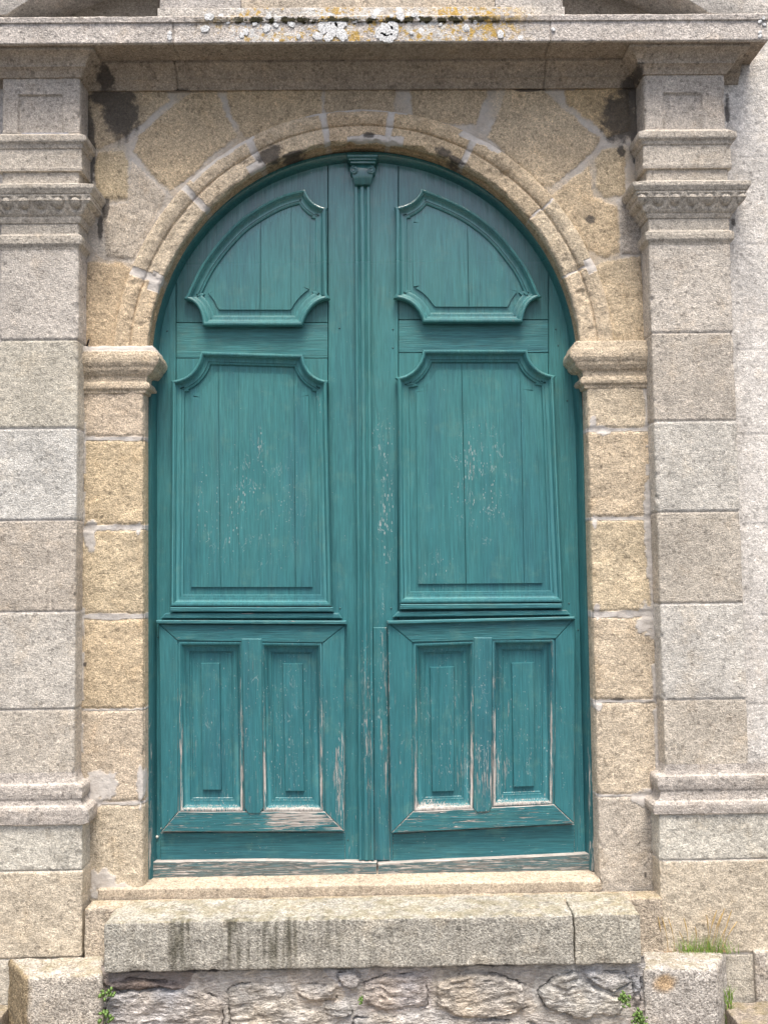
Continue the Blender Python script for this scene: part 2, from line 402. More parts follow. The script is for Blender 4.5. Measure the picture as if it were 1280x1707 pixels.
# ------------------------------------------------------------------ ground
def ground():
    n = 60; xs = np.linspace(-1, 1, n)
    xs = np.sign(xs)*np.abs(xs)**3*400
    P = np.zeros((n, n, 3)); P[..., 0] = xs[:, None]; P[..., 1] = xs[None, :]-2.0
    m, nt, b = newmat('worn_paving'); q = N(nt); pos = q.node('ShaderNodeTexCoord').outputs['Object']
    c = q.mix(q.noise(pos, 40.0, 4.0, 0.7), (0.15, 0.12, 0.09), (0.34, 0.28, 0.22))
    c = q.mix(q.rng(q.noise(pos, 3.0, 3.0), 0.4, 0.7, 0, 0.5), c, (0.25, 0.24, 0.23))
    sp = q.node('ShaderNodeSeparateXYZ'); nt.links.new(pos, sp.inputs[0])
    c = q.mix(q.rng(sp.outputs[1], -.78, -.80), c, q.mix(q.noise(pos, 90.0, 3.0), (.035, .035, .036), (.075, .073, .07)))
    nt.links.new(c, b.inputs['Base Color']); b.inputs['Roughness'].default_value = 0.95
    nt.links.new(q.bump(q.noise(pos, 60.0, 4.0), 0.8, 0.01), b.inputs['Normal'])
    o = grid('ground', P, m); o['kind'] = 'structure'
ground()

# ------------------------------------------------------------------ facade
fac = empty('church_facade', 'weathered granite church front with pilasters and heavy cornice around the teal arched doorway', 'facade')
GREYS = np.array([[0.52, 0.48, 0.44], [0.55, 0.53, 0.52], [0.47, 0.42, 0.375], [0.52, 0.485, 0.455], [0.50, 0.455, 0.40]])
OCH = np.array([[0.56, 0.46, 0.335], [0.56, 0.44, 0.285], [0.57, 0.465, 0.33], [0.52, 0.43, 0.32], [0.53, 0.45, 0.36]])
YP = -0.09            # pilaster face

YD = .125             # plane of the door leaves
EC = W(608, 600)[[0, 2]]; EA = (X(969, 600)-X(247, 600))/2; EB = Zz(608, 237)-Zz(608, 600)
ZSTEP = Zz(640, 1490, -0.03)
ZBED = Zz(640, 150, 0.015)

# --- spandrel wall -------------------------------------------------
def spandrel():
    YS = 0.020
    x0, x1 = X(110, 400), X(1112, 400); z0, z1 = Zz(608, 640), ZBED+0.03
    xs = np.arange(x0, x1, 0.0048); zs = np.arange(z0, z1, 0.0048)
    GX, GZ = np.meshgrid(xs, zs, indexing='ij')
    base = np.stack([GX, np.zeros_like(GX), GZ], -1)
    wx = GX+0.006*fbm(base, 28, 3, 1)+0.004*fbm(base, 90, 2, 2); wz = GZ+0.006*fbm(base, 28, 3, 5)+0.004*fbm(base, 90, 2, 6)
    A = [([(146, 140), (276, 150), (285, 166), (228, 210), (214, 222), (196, 236), (166, 246), (148, 248)], (0.513, 0.433, 0.326)),
         ([(165, 256), (204, 252), (213, 268), (212, 330), (176, 331), (161, 310), (158, 276)], (0.544, 0.464, 0.339)),
         ([(296, 172), (312, 158), (362, 150), (372, 186), (396, 226), (355, 256), (322, 290), (284, 316), (262, 300), (224, 250), (233, 224)], (0.593, 0.491, 0.357)),
         ([(377, 160), (380, 140), (535, 140), (535, 190), (440, 240), (408, 226), (390, 195)], (0.541, 0.444, 0.319)),
         ([(221, 270), (276, 324), (250, 380), (222, 430), (206, 433), (178, 426), (172, 346), (214, 338)], (0.572, 0.519, 0.457)),
         ([(147, 436), (205, 441), (240, 455), (215, 500), (197, 600), (140, 600), (140, 500)], (0.542, 0.444, 0.324)),
         ([(542, 140), (662, 140), (655, 172), (660, 200), (540, 200)], (0.482, 0.402, 0.304)),
         ([(684, 150), (812, 150), (793, 206), (765, 206), (690, 200)], (0.491, 0.407, 0.300)),
         ([(846, 150), (905, 150), (930, 174), (998, 230), (985, 256), (920, 308), (900, 310), (850, 262), (814, 228)], (0.605, 0.507, 0.378)),
         ([(940, 152), (970, 148), (1045, 140), (1050, 216), (1012, 228), (986, 202), (944, 170)], (0.559, 0.443, 0.292)),
         ([(1002, 250), (1038, 246), (1042, 324), (1006, 328), (995, 314), (993, 266)], (0.523, 0.443, 0.327)),
         ([(937, 310), (981, 278), (988, 328), (1028, 345), (1031, 420), (1005, 430), (978, 415), (940, 370), (915, 330)], (0.584, 0.486, 0.357)),
         ([(1036, 336), (1062, 342), (1075, 424), (1037, 423)], (0.481, 0.445, 0.410)),
         ([(1009, 436), (1067, 429), (1085, 600), (1020, 600), (1010, 510), (985, 450)], (0.554, 0.470, 0.354))]
    best = np.full(GX.shape, -1.0); tint = np.ones(GX.shape+(3,))*0.5
    for pl, c in A:
        s = sdf(P2(pl, YS), wx, wz); k = s > best
        best = np.where(k, s, best); tint[k] = c
    m = (1-sstep(-0.007, 0.003, best+.005*fbm(base, 45, 3, 71)))*(.36+.42*sstep(-.3, .4, fbm(base, 8, 2, 72)))
    # mortar smear worn thin here and there: colour bleeds
    und = fbm(base, 18, 3, 9)*0.004+fbm(base, 60, 2, 11)*0.0015
    Y = YS-0.004*sstep(-.004, 0.014, best)-und*(1-0.6*m)+0.003*m
    tint = tint*(1+0.10*fbm(base, 7, 3, 21))[..., None]*np.array((1.06, 1.03, .965))
    st = np.zeros(GX.shape)
    for qx, qy, rx, ry in ((203, 188, 30, 46), (178, 160, 34, 20), (170, 135, 26, 22), (150, 250, 9, 90), (1035, 195, 34, 44), (1052, 150, 20, 30), (1058, 235, 8, 40), (1034, 252, 7, 12), (983, 366, 8, 8), (880, 150, 28, 4), (176, 345, 7, 20), (168, 380, 5, 20)):
        c = W(qx, qy, YS); d = np.hypot((GX-c[0])/(rx/400), (GZ-c[2])/(ry/400))
        st = np.maximum(st, 1.05-0.55*d)
    st = np.clip(st, 0, 1)
    P = np.stack([GX, Y, GZ], -1)
    rr = np.hypot((GX-EC[0])/(EA+0.11), (GZ-EC[1])/(EB+0.11))
    keep = (rr > 1.0) | False
    keep &= ~((np.abs(GX-EC[0]) < EA+0.03) & (GZ < EC[1]))
    grid('spandrel_wall', P, M_OCHRE, fac, tint, m, st, keep, flip=False)
spandrel()

# --- arch moulding ---------------------------------------------------
def arch():
    prof = resample([(0.0, .20), (0, .014), (.003, .004), (.012, 0), (.066, .0), (.071, .006), (.076, .007), (.080, .000), (.088, -.004), (.100, -.008), (.115, -.010), (.128, -.009), (.138, -.004), (.1445, .004), (.147, .012), (.148, .04)], 0.0045)
    ph = np.radians(np.arange(1.5, 178.6, 0.26))
    nu, nv = len(ph), len(prof)
    r = prof[:, 0][None, :]; y = prof[:, 1][None, :]
    def pos(rr):
        return np.stack([EC[0]+(EA+rr)*np.cos(ph)[:, None], np.broadcast_to(y, (nu, nv)), EC[1]+(EB+rr)*np.sin(ph)[:, None]], -1)
    P0 = pos(np.broadcast_to(r, (nu, nv)))
    deg = np.degrees(ph)[:, None]+0.35*fbm(P0, 30, 2, 3)
    joints = [(22, .5), (39.4, .5), (62.6, 1.5), (83.2, 1.5), (99.2, 1.5), (117.6, 1.7), (136.3, 1.5), (158.7, 1.9)]
    cols = [(0.581, 0.505, 0.404), (0.583, 0.515, 0.414), (0.557, 0.473, 0.363), (0.565, 0.472, 0.350), (0.545, 0.452, 0.343), (0.569, 0.489, 0.384), (0.581, 0.506, 0.409), (0.583, 0.516, 0.423), (0.587, 0.494, 0.376)]
    k = np.zeros(P0.shape[:2], int); mm = np.zeros(P0.shape[:2]); groove = np.zeros(P0.shape[:2])
    for j, w in joints:
        k += (deg > j)
        d = np.abs(deg-j)
        mm = np.maximum(mm, 1-sstep(w*0.42, w*0.62, d)); groove = np.maximum(groove, 1-sstep(0, 1.0, d))
    tint = np.array(cols)[k]*np.array((1.07, 1.03, .95))
    # mortar repairs on crown and beneath extrados
    rr = np.broadcast_to(r, (nu, nv)); nz = fbm(P0, 22, 3, 8)
    pat = ((deg > 79) & (deg < 94) & (rr < 0.032+0.014*nz)) | ((deg > 79.5) & (deg < 103) & (rr > 0.132+0.008*nz)) | ((deg > 56) & (deg < 66) & (rr > 0.112+0.02*nz)) | \
          ((deg > 116) & (deg < 134) & (rr > 0.125+0.014*nz)) | ((deg > 118) & (deg < 121.5) & (rr < .04)) | ((deg > 20) & (deg < 23.5) & (rr > .1)) | ((deg > 157) & (deg < 162) & (rr < .05))
    pat &= np.broadcast_to(y, (nu, nv)) < .02
    mm = np.maximum(mm, np.where(pat, 0.95, 0))
    st = np.zeros((nu, nv))
    for a0, r0, da, dr in ((114.5, .035, 3.4, .035), (88, .03, 1.4, .014), (68.5, .022, 2.2, .02), (64.5, .012, 3.5, .014), (109, .002, 3, .01)):
        st = np.maximum(st, 1.0-0.5*np.hypot((deg-a0)/da, (rr-r0)/dr))
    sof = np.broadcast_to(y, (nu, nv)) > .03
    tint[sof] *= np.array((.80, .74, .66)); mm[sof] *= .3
    # erosion of the lower arris
    er = (fbm(P0, 26, 4, 31)*0.5+0.5)
    ed = np.exp(-((rr-0.0)/0.012)**2)*(y < 0.05)
    top = np.exp(-((deg-86)/34)**2)
    dr = ed*(er**2)*(0.008+0.022*top)
    P = pos(rr+dr)
    n = normals(P)
    P = P+n*((fbm(P0, 30, 3, 41)*0.0022+fbm(P0, 85, 2, 43)*0.0011+0.0*groove)*np.where(y > .05, .5, 1))[..., None]
    P[..., 1] += groove*0.003*(y < .05)+0.005*(fbm(P0, 7, 2, 55))*(y < .05)+np.clip(fbm(P0, 19, 3, 57)-.25, 0, 1)*.018*(y < .05)
    tint = tint*(1+0.10*fbm(P0, 9, 3, 61))[..., None]
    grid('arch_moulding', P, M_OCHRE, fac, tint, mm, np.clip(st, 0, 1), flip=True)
arch()

# --- jambs with imposts -----------------------------------------------
def jamb(side):
    if side < 0:
        e0, e1 = W(240, 736), W(240, 1467); xin = X(112, 900)
        joints = [(731, 5.5), (879, 6.5), (1028, 8), (1183, 1.6), (1340, 4)]
        sec0 = [(xin, 0.0)]
        cols = [(0.585, 0.512, 0.438), (0.595, 0.506, 0.379), (0.608, 0.527, 0.404), (0.585, 0.496, 0.377), (0.576, 0.510, 0.437), (0.557, 0.503, 0.426)]
        zc = lambda y: Zz(190, y); ztop, zbot = Zz(190, 640), ZSTEP-0.02
    else:
        e0, e1 = W(979, 723), W(998, 1451); xin = X(1125, 900)
        joints = [(716, 4.5), (864, 4.5), (1024, 9), (1169, 3.0), (1326, 2.0)]
        cols = [(0.575, 0.514, 0.429), (0.591, 0.514, 0.418), (0.590, 0.517, 0.405), (0.584, 0.515, 0.430), (0.567, 0.509, 0.436), (0.493, 0.463, 0.436)]
        zc = lambda y: Zz(1035, y); ztop, zbot = Zz(1035, 632), ZSTEP-0.02
    zs = np.arange(ztop, zbot, -0.0048)
    xe = e0[0]+(zs-e0[2])/(e1[2]-e0[2])*(e1[0]-e0[0])
    s = -side   # towards the opening
    w = abs(e0[0]-xin)
    sec = resample([(-w, 0, 0), (-.010, 0, 0), (-.004, .002, 0), (-.001, .006, 0), (0, .012, 0), (0, .20, 0)], 0.0048)
    nu, nv = len(zs), len(sec)
    P = np.zeros((nu, nv, 3))
    P[..., 0] = xe[:, None]+s*sec[None, :, 0]; P[..., 1] = sec[None, :, 1]; P[..., 2] = zs[:, None]
    k = np.zeros((nu, nv), int); best = np.full((nu, nv), 1.0)
    zz = P[..., 2]+0.0035*fbm(P, 30, 3, 3)+0.002*fbm(P, 90, 2, 4)
    mm = np.zeros((nu, nv)); gr = np.zeros((nu, nv))
    for y, th in joints:
        z = zc(y); k += zz < z; h = th/400/2
        hh = h*(1+0.5*fbm(P*np.array([1, 1, 0.0]), 14, 2, int(y)))
        d = np.abs(zz-z); mm = np.maximum(mm, 1-sstep(hh, hh+0.004, d)); gr = np.maximum(gr, 1-sstep(hh, hh+.014, d))
    tint = np.array(cols)[k]*np.array((1.04, 1.0, .91))
    # mortar strip against the pilaster, patches at arrises
    px = np.abs(P[..., 0]-(X(137, 900) if side < 0 else X(1088, 1000)))
    nzz = fbm(P, 9, 3, 77)
    mm = np.maximum(mm, 0.85*(1-sstep(0.010, 0.016, px+0.012*nzz))*(nzz > (-0.15 if side < 0 else -0.25)))
    for (qx, qy, rx, ry) in (((232, 880, 5, 12), (168, 1312, 26, 26), (150, 1325, 18, 26), (235, 1310, 6, 34), (150, 890, 10, 30), (185, 1488, 40, 14), (170, 1468, 20, 20)) if side < 0 else
                             ((988, 705, 6, 14), (1003, 717, 15, 9), (990, 872, 5, 16), (1082, 885, 9, 90), (1072, 1040, 14, 14), (995, 1020, 6, 14), (1070, 1330, 24, 14), (1078, 1030, 16, 24), (996, 1176, 7, 8))):
        c = W(qx, qy); d = np.hypot((P[..., 0]-c[0])/(rx/400), (P[..., 2]-c[2])/(ry/400))+0.5*fbm(P, 40, 3, 91)
        mm = np.maximum(mm, 0.95*(1-sstep(.85, 1.05, d)))
    st = np.zeros((nu, nv))
    for (qx, qy, rx, ry, kk) in (((138, 800, 5, 60, .8), (310/2.19, 1108, 4, 5, .95)) if side < 0 else ((1030, 1166, 14, 2.2, 1.0), (1075, 1460, 6, 20, .6))):
        c = W(qx, qy); d = np.hypot((P[..., 0]-c[0])/(rx/400), (P[..., 2]-c[2])/(ry/400))
        st = np.maximum(st, kk*1.0-0.55*d)
    P0 = P.copy()
    P[..., 1] += (gr*0.004-0.004*fbm(P0, 14, 3, 15)*(1-mm)-0.0018*fbm(P0, 55, 3, 16))*(sec[None, :, 1] < 0.02)
    arr = np.exp(-(np.abs(sec[None, :, 0])/0.012)**2)*(sec[None, :, 1] < .02)*(1+4*np.clip(fbm(P0, 15, 3, 95)-.15, 0, 1))
    P[..., 0] += -s*(0.005*(fbm(P0, 24, 3, 19)*.5+.5)*arr + 0.002*gr*arr)
    tint = tint*(1+0.10*fbm(P0, 8, 3, 23))[..., None]
    o = grid('jamb', P, M_OCHRE, fac, tint, mm, np.clip(st, 0, 1), flip=(side < 0))
    # impost
    dy = 9.5 if side < 0 else 0
    prof = [(-.03, 566), (.044, 567), (.056, 570), (.066, 578), (.078, 583), (.083, 590), (.081, 597), (.070, 603), (.062, 606), (.056, 612), (.036, 620), (.024, 623), (.018, 626), (.016, 633), (.028, 636), (.033, 641), (.030, 646), (.014, 650), (.010, 655), (-.004, 657)]
    cxi = 190 if side < 0 else 1035
    pr = resample([(o_*.86 if o_ > 0 else o_, Zz(cxi, 567+(y_-567)*.90+dy, -.39*max(o_, 0))) for o_, y_ in prof], 0.0045)
    pr = pr[::-1]
    xe_ = e0[0]
    path = [(xin, 0.0), (xe_, 0.0), (xe_, .20)] if side < 0 else [(xe_, .20), (xe_, 0.0), (xin, 0.0)]
    # outside must be on the left: walk from right to left
    path = path[::-1]
    Q, C = sweep(path, pr, 0.006)
    Q[..., 1] = np.where(Q[..., 1] < 0, Q[..., 1]*.45, Q[..., 1])
    nq = normals(Q)
    Q = Q-nq*(0.0*Q[..., :1])
    sgn = -1.0 if (nq[len(nq)//2, :, 1].mean() > 0) else 1.0
    Q = Q+sgn*nq*(0.0028*fbm(Q, 26, 3, 7)+0.0012*fbm(Q, 80, 2, 8)-0.001)[..., None]
    Q[C] += sgn*-nq[C]*(0.003*(fbm(Q[C], 30, 2, 5)*.5+.6))[..., None]
    tq = np.ones(Q.shape)*np.array((.56, .475, .36))*(1+0.14*fbm(Q, 12, 3, 29))[..., None]
    mq = sstep(Zz(cxi, 577+dy, -.03), Zz(cxi, 573+dy, -.03), Q[..., 2]+0.004*fbm(Q, 30, 3, 6))*(0.9 if side < 0 else 0.0)
    grid('impost', Q, M_OCHRE, o, tq, mq, None, flip=(sgn < 0))
jamb(-1); jamb(1)

# --- pilasters ----------------------------------------------------------
def pilaster(side):
    if side < 0:
        xl, xr = X(-2, 700, YP), X(129, 700, YP); cx = 70
        zq = lambda y: Zz(cx, y, YP)
        blk = [(0.0, 222), (0, 128)]
        cap = [(0, 417), (.004, 412), (.016, 406), (.018, 398), (.016, 393), (.002, 391), (0, 390), (0, 373), (.006, 372), (.012, 366), (.014, 361), (.020, 359), (.024, 357), (.046, 345), (.060, 337), (.062, 335), (.066, 334), (.067, 323), (.072, 322), (.080, 316), (.085, 313), (.086, 307), (.0, 306)]
        fr = [(0, 306), (0, 287), (.015, 285), (.018, 280), (.016, 278), (.015, 277), (.014, 249), (.020, 247), (.026, 240), (.037, 236), (.040, 233), (.040, 225), (0, 222)]
        base = [(.050, 1376), (.084, 1375), (.090, 1366), (.088, 1352), (.072, 1346), (.048, 1343), (.040, 1338), (.036, 1335), (.046, 1332), (.052, 1325), (.050, 1314), (.040, 1309), (.016, 1306), (.004, 1298), (.0, 1288)]
        plin = [(.044, 1720), (.044, 1592), (.042, 1452), (.040, 1376)]
        js = [(567, 1.6, 0), (714, 2.0, .5), (867, 2.0, .6), (1020, 2.4, .6), (1183, 2.0, .3)]
        y0s, y1s = 417, 1288; pj = [(1450, 2.0, .2), (1595, 2.0, .2)]
        cols = [(0.539, 0.516, 0.473), (0.549, 0.531, 0.458), (0.582, 0.585, 0.553), (0.487, 0.452, 0.393), (0.550, 0.532, 0.483), (0.518, 0.489, 0.428)]
        pan = [(30, 158), (106, 158), (106, 222), (30, 222)]
    else:
        xl, xr = X(1089, 657, YP), X(1227, 700, YP); cx = 1150
        zq = lambda y: Zz(cx, y, YP)
        blk = [(0, 216), (0, 125)]
        cap = [(0, 408), (.004, 404), (.016, 398), (.018, 391), (.016, 386), (.002, 384), (0, 383), (0, 364), (.006, 363), (.012, 358), (.014, 355), (.020, 353), (.024, 351), (.046, 339), (.060, 331), (.062, 329), (.066, 328), (.067, 317), (.072, 316), (.080, 311), (.085, 308), (.086, 302), (.0, 301)]
        fr = [(0, 301), (0, 282), (.015, 280), (.018, 275), (.016, 272), (.015, 271), (.014, 242), (.020, 240), (.026, 234), (.037, 230), (.040, 227), (.040, 219), (0, 216)]
        base = [(.050, 1358), (.080, 1357), (.086, 1350), (.084, 1342), (.070, 1337), (.046, 1334), (.036, 1326), (.034, 1319), (.046, 1316), (.053, 1309), (.051, 1299), (.042, 1294), (.016, 1291), (.004, 1284), (.0, 1274)]
        plin = [(.046, 1720), (.046, 1588), (.042, 1436), (.040, 1358)]
        js = [(555, 1.6, .3), (702, 1.4, .2), (853, 1.4, .1), (1006, 1.4, .3), (1166, 1.4, .3)]
        y0s, y1s = 408, 1274; pj = [(1432, 2.5, .5), (1588, 3, .6)]
        cols = [(0.549, 0.521, 0.468), (0.487, 0.457, 0.402), (0.561, 0.553, 0.508), (0.487, 0.457, 0.397), (0.555, 0.547, 0.508), (0.518, 0.484, 0.418)]
        pan = [(1104, 155), (1170, 155), (1170, 216), (1104, 216)]
    path = [(xr, .05), (xr, YP), (xl, YP), (xl, .05)]
    FR = .68
    path0 = path
    path1 = [(xr+(.6 if side > 0 else 0), .05), (xr+(.6 if side > 0 else 0), YP), (xl-(.6 if side < 0 else 0), YP), (xl-(.6 if side < 0 else 0), .05)]
    def part(name, pr, parent, joints, cols, rough=1.0, chip=.003, eggs=None, mat=M_GREY):
        path = path1 if name in ('plinth', 'base_moulding') else path0
        ks = .74 if name == 'base_moulding' else .90
        FR = .42 if name in ('base_moulding', 'plinth') else .68
        pr = resample([(o_*ks, Zz(cx, y_, YP-FR*ks*o_)) for o_, y_ in pr], 0.0048)
        Q, C = sweep(path, pr, 0.0052, chip)
        Q[..., 1] = np.where(Q[..., 1] < YP, YP+(Q[..., 1]-YP)*FR, Q[..., 1])
        nq = normals(Q); k = np.zeros(Q.shape[:2], int); mm = np.zeros(Q.shape[:2]); gr = np.zeros(Q.shape[:2])
        mid = Q.shape[0]//2
        sgn = -1.0 if nq[mid, :, 1].mean() > 0 else 1.0
        zz = Q[..., 2]+0.0012*fbm(Q, 40, 3, 3)
        for y, th, mo in joints:
            z = zq(y); k += zz < z; d = np.abs(zz-z)
            mm = np.maximum(mm, mo*(1-sstep(th/820, th/820+.0025, d))); gr = np.maximum(gr, 1-sstep(.001, .0065, d))
        tint = np.array(cols)[np.minimum(k, len(cols)-1)]*np.array((1.02, .995, .985))*(1+0.07*fbm(Q, 5, 3, 31+side))[..., None]
        disp = 0.0020*fbm(Q, 20, 3, 5)*rough+0.0010*fbm(Q, 70, 2, 6)*rough-0.0045*gr
        if eggs is not None:
            za, zb = zq(eggs[1]), zq(eggs[0]); w = 0.070
            u = ((Q[..., 0]-xl)/w) % 1-0.5; v = (Q[..., 2]-(za+zb)/2)/((zb-za)/2)
            inside = (np.abs(v) < 1.15)
            rr = np.hypot(u/0.33, (v-0.30)/1.0)
            disp = disp+np.where(inside, (-0.0095*np.exp(-((rr-1.0)/0.24)**2)+0.003*np.exp(-(rr/0.6)**2))*(.75+.5*fbm(Q, 9, 2, 7)), 0)
        rs = np.random.RandomState(7+len(pr)+(side > 0)); disp = disp+rs.uniform(-.002, .002, 16)[np.minimum(k, 15)]
        Q2 = Q+sgn*nq*disp[..., None]
        ci = np.nonzero(C)[0]; chipn = np.clip(fbm(Q, 16, 3, 19)-.12, 0, 1)*.022+.0025*(fbm(Q, 45, 3, 9)*.5+.5)
        for dlt, wgt in ((0, 1.0), (-1, .75), (1, .75), (-2, .3), (2, .3)):
            ii = np.clip(ci+dlt, 0, Q.shape[0]-1); nn_ = nq[ci]
            Q2[ii] += -sgn*nn_*(chipn[ii]*wgt*min(1, rough))[..., None]
        st = np.zeros(Q.shape[:2])
        if name == 'entablature_block':
            pp = P2(pan, YP); s = sdf(pp, Q[..., 0], Q[..., 2]); front = Q[..., 1] < YP+.01
            Q2[..., 1] += np.where(front, 0.010*sstep(0, .004, s), 0)
        return grid(name, Q2, mat, parent, tint, mm, st, flip=(sgn > 0), ang=(32 if name in ('capital', 'frieze_moulding') else 50))
    shaft = part('pilaster', [(0, y1s), (0, y0s)], fac, js, cols)
    c1 = [(0.512, 0.483, 0.422)]
    part('capital', cap, shaft, [], c1, 0.45, eggs=((336, 357) if side < 0 else (330, 351)))
    part('frieze_moulding', fr, shaft, [], [(0.502, 0.472, 0.416)], .5)
    part('entablature_block', blk, shaft, [], [(0.492, 0.462, 0.416)])
    part('base_moulding', base, shaft, [], [(.47, .445, .41)], 1.6)
    part('plinth', plin, shaft, pj, [(0.555, 0.547, 0.488), (0.553, 0.504, 0.408), (0.492, 0.472, 0.411)], 1.8)
    return xl, xr
PL = pilaster(-1); PR = pilaster(1)

# --- cornice ------------------------------------------------------------
def cornice():
    zs = Zz(640, 68.5, -.2)
    xe = X(1281, 68, -.2)
    prof = resample([(-.205, zs+.001), (-.001, zs), (0, zs+.001), (0, zs+.082), (.006, zs+.085), (.008, zs+.105), (.004, zs+.109), (-.20, zs+.112)], .005)
    path = [(xe, .02), (xe, -.195), (-2.4, -.195)]
    Q, C = sweep(path, prof, .0055, .002)
    nq = normals(Q); sgn = -1 if nq[len(nq)*2//3, len(prof)//2, 1] > 0 else 1
    gr = np.zeros(Q.shape[:2])
    for a, b in (((288, 34), (292, 150)), ((917, 34), (906, 150))):
        xa = X(a[0], 50, -.2)+0.002*fbm(Q*np.array([0, 1, 1]), 40, 2, 9)
        gr = np.maximum(gr, 1-sstep(.0008, .004, np.abs(Q[..., 0]-xa)))
    disp = .0018*fbm(Q, 22, 3, 3)+.0010*fbm(Q, 75, 2, 4)-.007*gr
    Q2 = Q+sgn*nq*disp[..., None]
    tint = np.ones(Q.shape)*np.array((.57, .53, .49))*(1+.08*fbm(Q, 6, 3, 5))[..., None]
    tint[(Q[..., 2] < zs+.01) & (Q[..., 1] > -.18)] *= np.array((.66, .60, .52))   # darker brown soffit: underside shade put into the tint
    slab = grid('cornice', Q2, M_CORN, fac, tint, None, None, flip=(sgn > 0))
    # bed moulding, breaking forward over both pilasters
    H = zs-ZBED
    pr = [(-.002, 0), (.006, .0), (.010, .10*H), (.018, .24*H), (.028, .34*H), (.033, .36*H), (.033, .44*H), (.040, .58*H), (.052, .74*H), (.066, .83*H), (.078, .86*H), (.080, .88*H), (.080, 1.0*H)]
    pr = resample([(a, ZBED+b) for a, b in pr], .0045)
    w = .012
    path = [(PR[1]+.09, -.012), (PR[1]+.002, -.012), (PR[1]+.002, YP-.002), (PR[0]-.002, YP-.002), (PR[0]-.002, w), (PL[1]+.002, w), (PL[1]+.002, YP-.002), (PL[0]-.002, YP-.002), (PL[0]-.002, -.012), (-2.4, -.012)]
    Q, C = sweep(path, pr, .0055, .002)
    nq = normals(Q); sgn = -1 if nq[len(nq)//2, :, 1].mean() > 0 else 1
    gr = np.zeros(Q.shape[:2])
    for xp, yp in ((294, 120), (908, 120)):
        xa = X(xp, yp, -.03)+.003*fbm(Q*np.array([0, 1, 1]), 30, 2, 9)
        gr = np.maximum(gr, 1-sstep(.0008, .0045, np.abs(Q[..., 0]-xa)))
    Q2 = Q+sgn*nq*(.0018*fbm(Q, 24, 3, 13)+.0010*fbm(Q, 75, 2, 14)-.008*gr)[..., None]
    tint = np.ones(Q.shape)*np.array((.43, .375, .31))*(1+.10*fbm(Q, 7, 3, 15))[..., None]
    st = np.zeros(Q.shape[:2])
    for qx, qy, rx, ry in ((176, 132, 14, 16), (1050, 138, 14, 12), (300, 150, 14, 8), (880, 152, 30, 5)):
        c = W(qx, qy, -.02); st = np.maximum(st, 1.0-.5*np.hypot((Q[..., 0]-c[0])/(rx/400), (Q[..., 2]-c[2])/(ry/400)))
    grid('bed_moulding', Q2, M_GREY, slab, tint, None, np.clip(st, 0, 1), flip=(sgn > 0))
    # hand-placed lichen colonies: thin crusts on the fascia
    rnd = random.Random(4)
    bm = bmesh.new()
    spots = [(349, 28, 6.5), (342, 48, 6), (381, 36, 4), (448, 28, 4), (425, 40, 3.5), (445, 47, 6), (410, 53, 5), (403, 59, 4), (283, 56, 3.6), (283, 62, 4), (486, 40, 5), (546, 36, 13), (566, 38, 12), (556, 46, 12), (538, 47, 8), (530, 60, 7), (548, 62, 7), (570, 58, 9), (592, 34, 4),
             (645, 52, 15), (638, 60, 9), (655, 44, 9), (650, 62, 9), (667, 26, 7), (690, 25, 4), (777, 46, 4.5), (834, 57, 5.6), (686, 55, 3), (922, 49, 3), (498, 61, 3.5), (460, 42, 4), (734, 41, 2.5), (1266, 36, 3), (1273, 41, 2.6), (1266, 54, 2.6), (1266, 60, 3), (1272, 30, 2.5), (623, 27, 4), (653, 27, 3)]
    for qx, qy, r in spots:
        y = -.203 if qy < 33 else -.197
        c = W(qx, qy, y); n = 18
        r0 = r*1.2/422
        ph = [rnd.uniform(0, 6.28) for _ in range(3)]
        ring = lambda f, yy: [bm.verts.new((c[0]+r0*f*(1+.16*math.sin(2*t+ph[0])+.10*math.sin(5*t+ph[1])+.07*math.sin(9*t+ph[2]))*math.cos(t), yy, c[2]+r0*f*(1+.16*math.sin(2*t+ph[0])+.10*math.sin(5*t+ph[1])+.07*math.sin(9*t+ph[2]))*math.sin(t))) for t in [6.2832*i/n for i in range(n)]]
        a = ring(1, y+.003); b = ring(.96, y-.0016); d = ring(.6, y-.0022)
        for A, B in ((a, b), (b, d)):
            for i in range(n): bm.faces.new((A[i], A[(i+1) % n], B[(i+1) % n], B[i]))
        bm.faces.new(d)
    bmesh.ops.recalc_face_normals(bm, faces=bm.faces)
    me = bpy.data.meshes.new('lichen'); bm.to_mesh(me); bm.free(); finish(me)
    m, nt, b = newmat('white_lichen'); q = N(nt); pos = q.node('ShaderNodeTexCoord').outputs['Object']
    c = q.mix(q.rng(q.noise(pos, 130, 4, .7), .38, .6), (.40, .41, .41), (.80, .82, .83)); nt.links.new(c, b.inputs['Base Color']); b.inputs['Roughness'].default_value = .95
    nt.links.new(q.bump(q.noise(pos, 150, 3), .8, .003), b.inputs['Normal'])
    o = link('lichen', me, slab, [m]); o['kind'] = 'stuff'
    return zs+.11
ZSLAB = cornice()

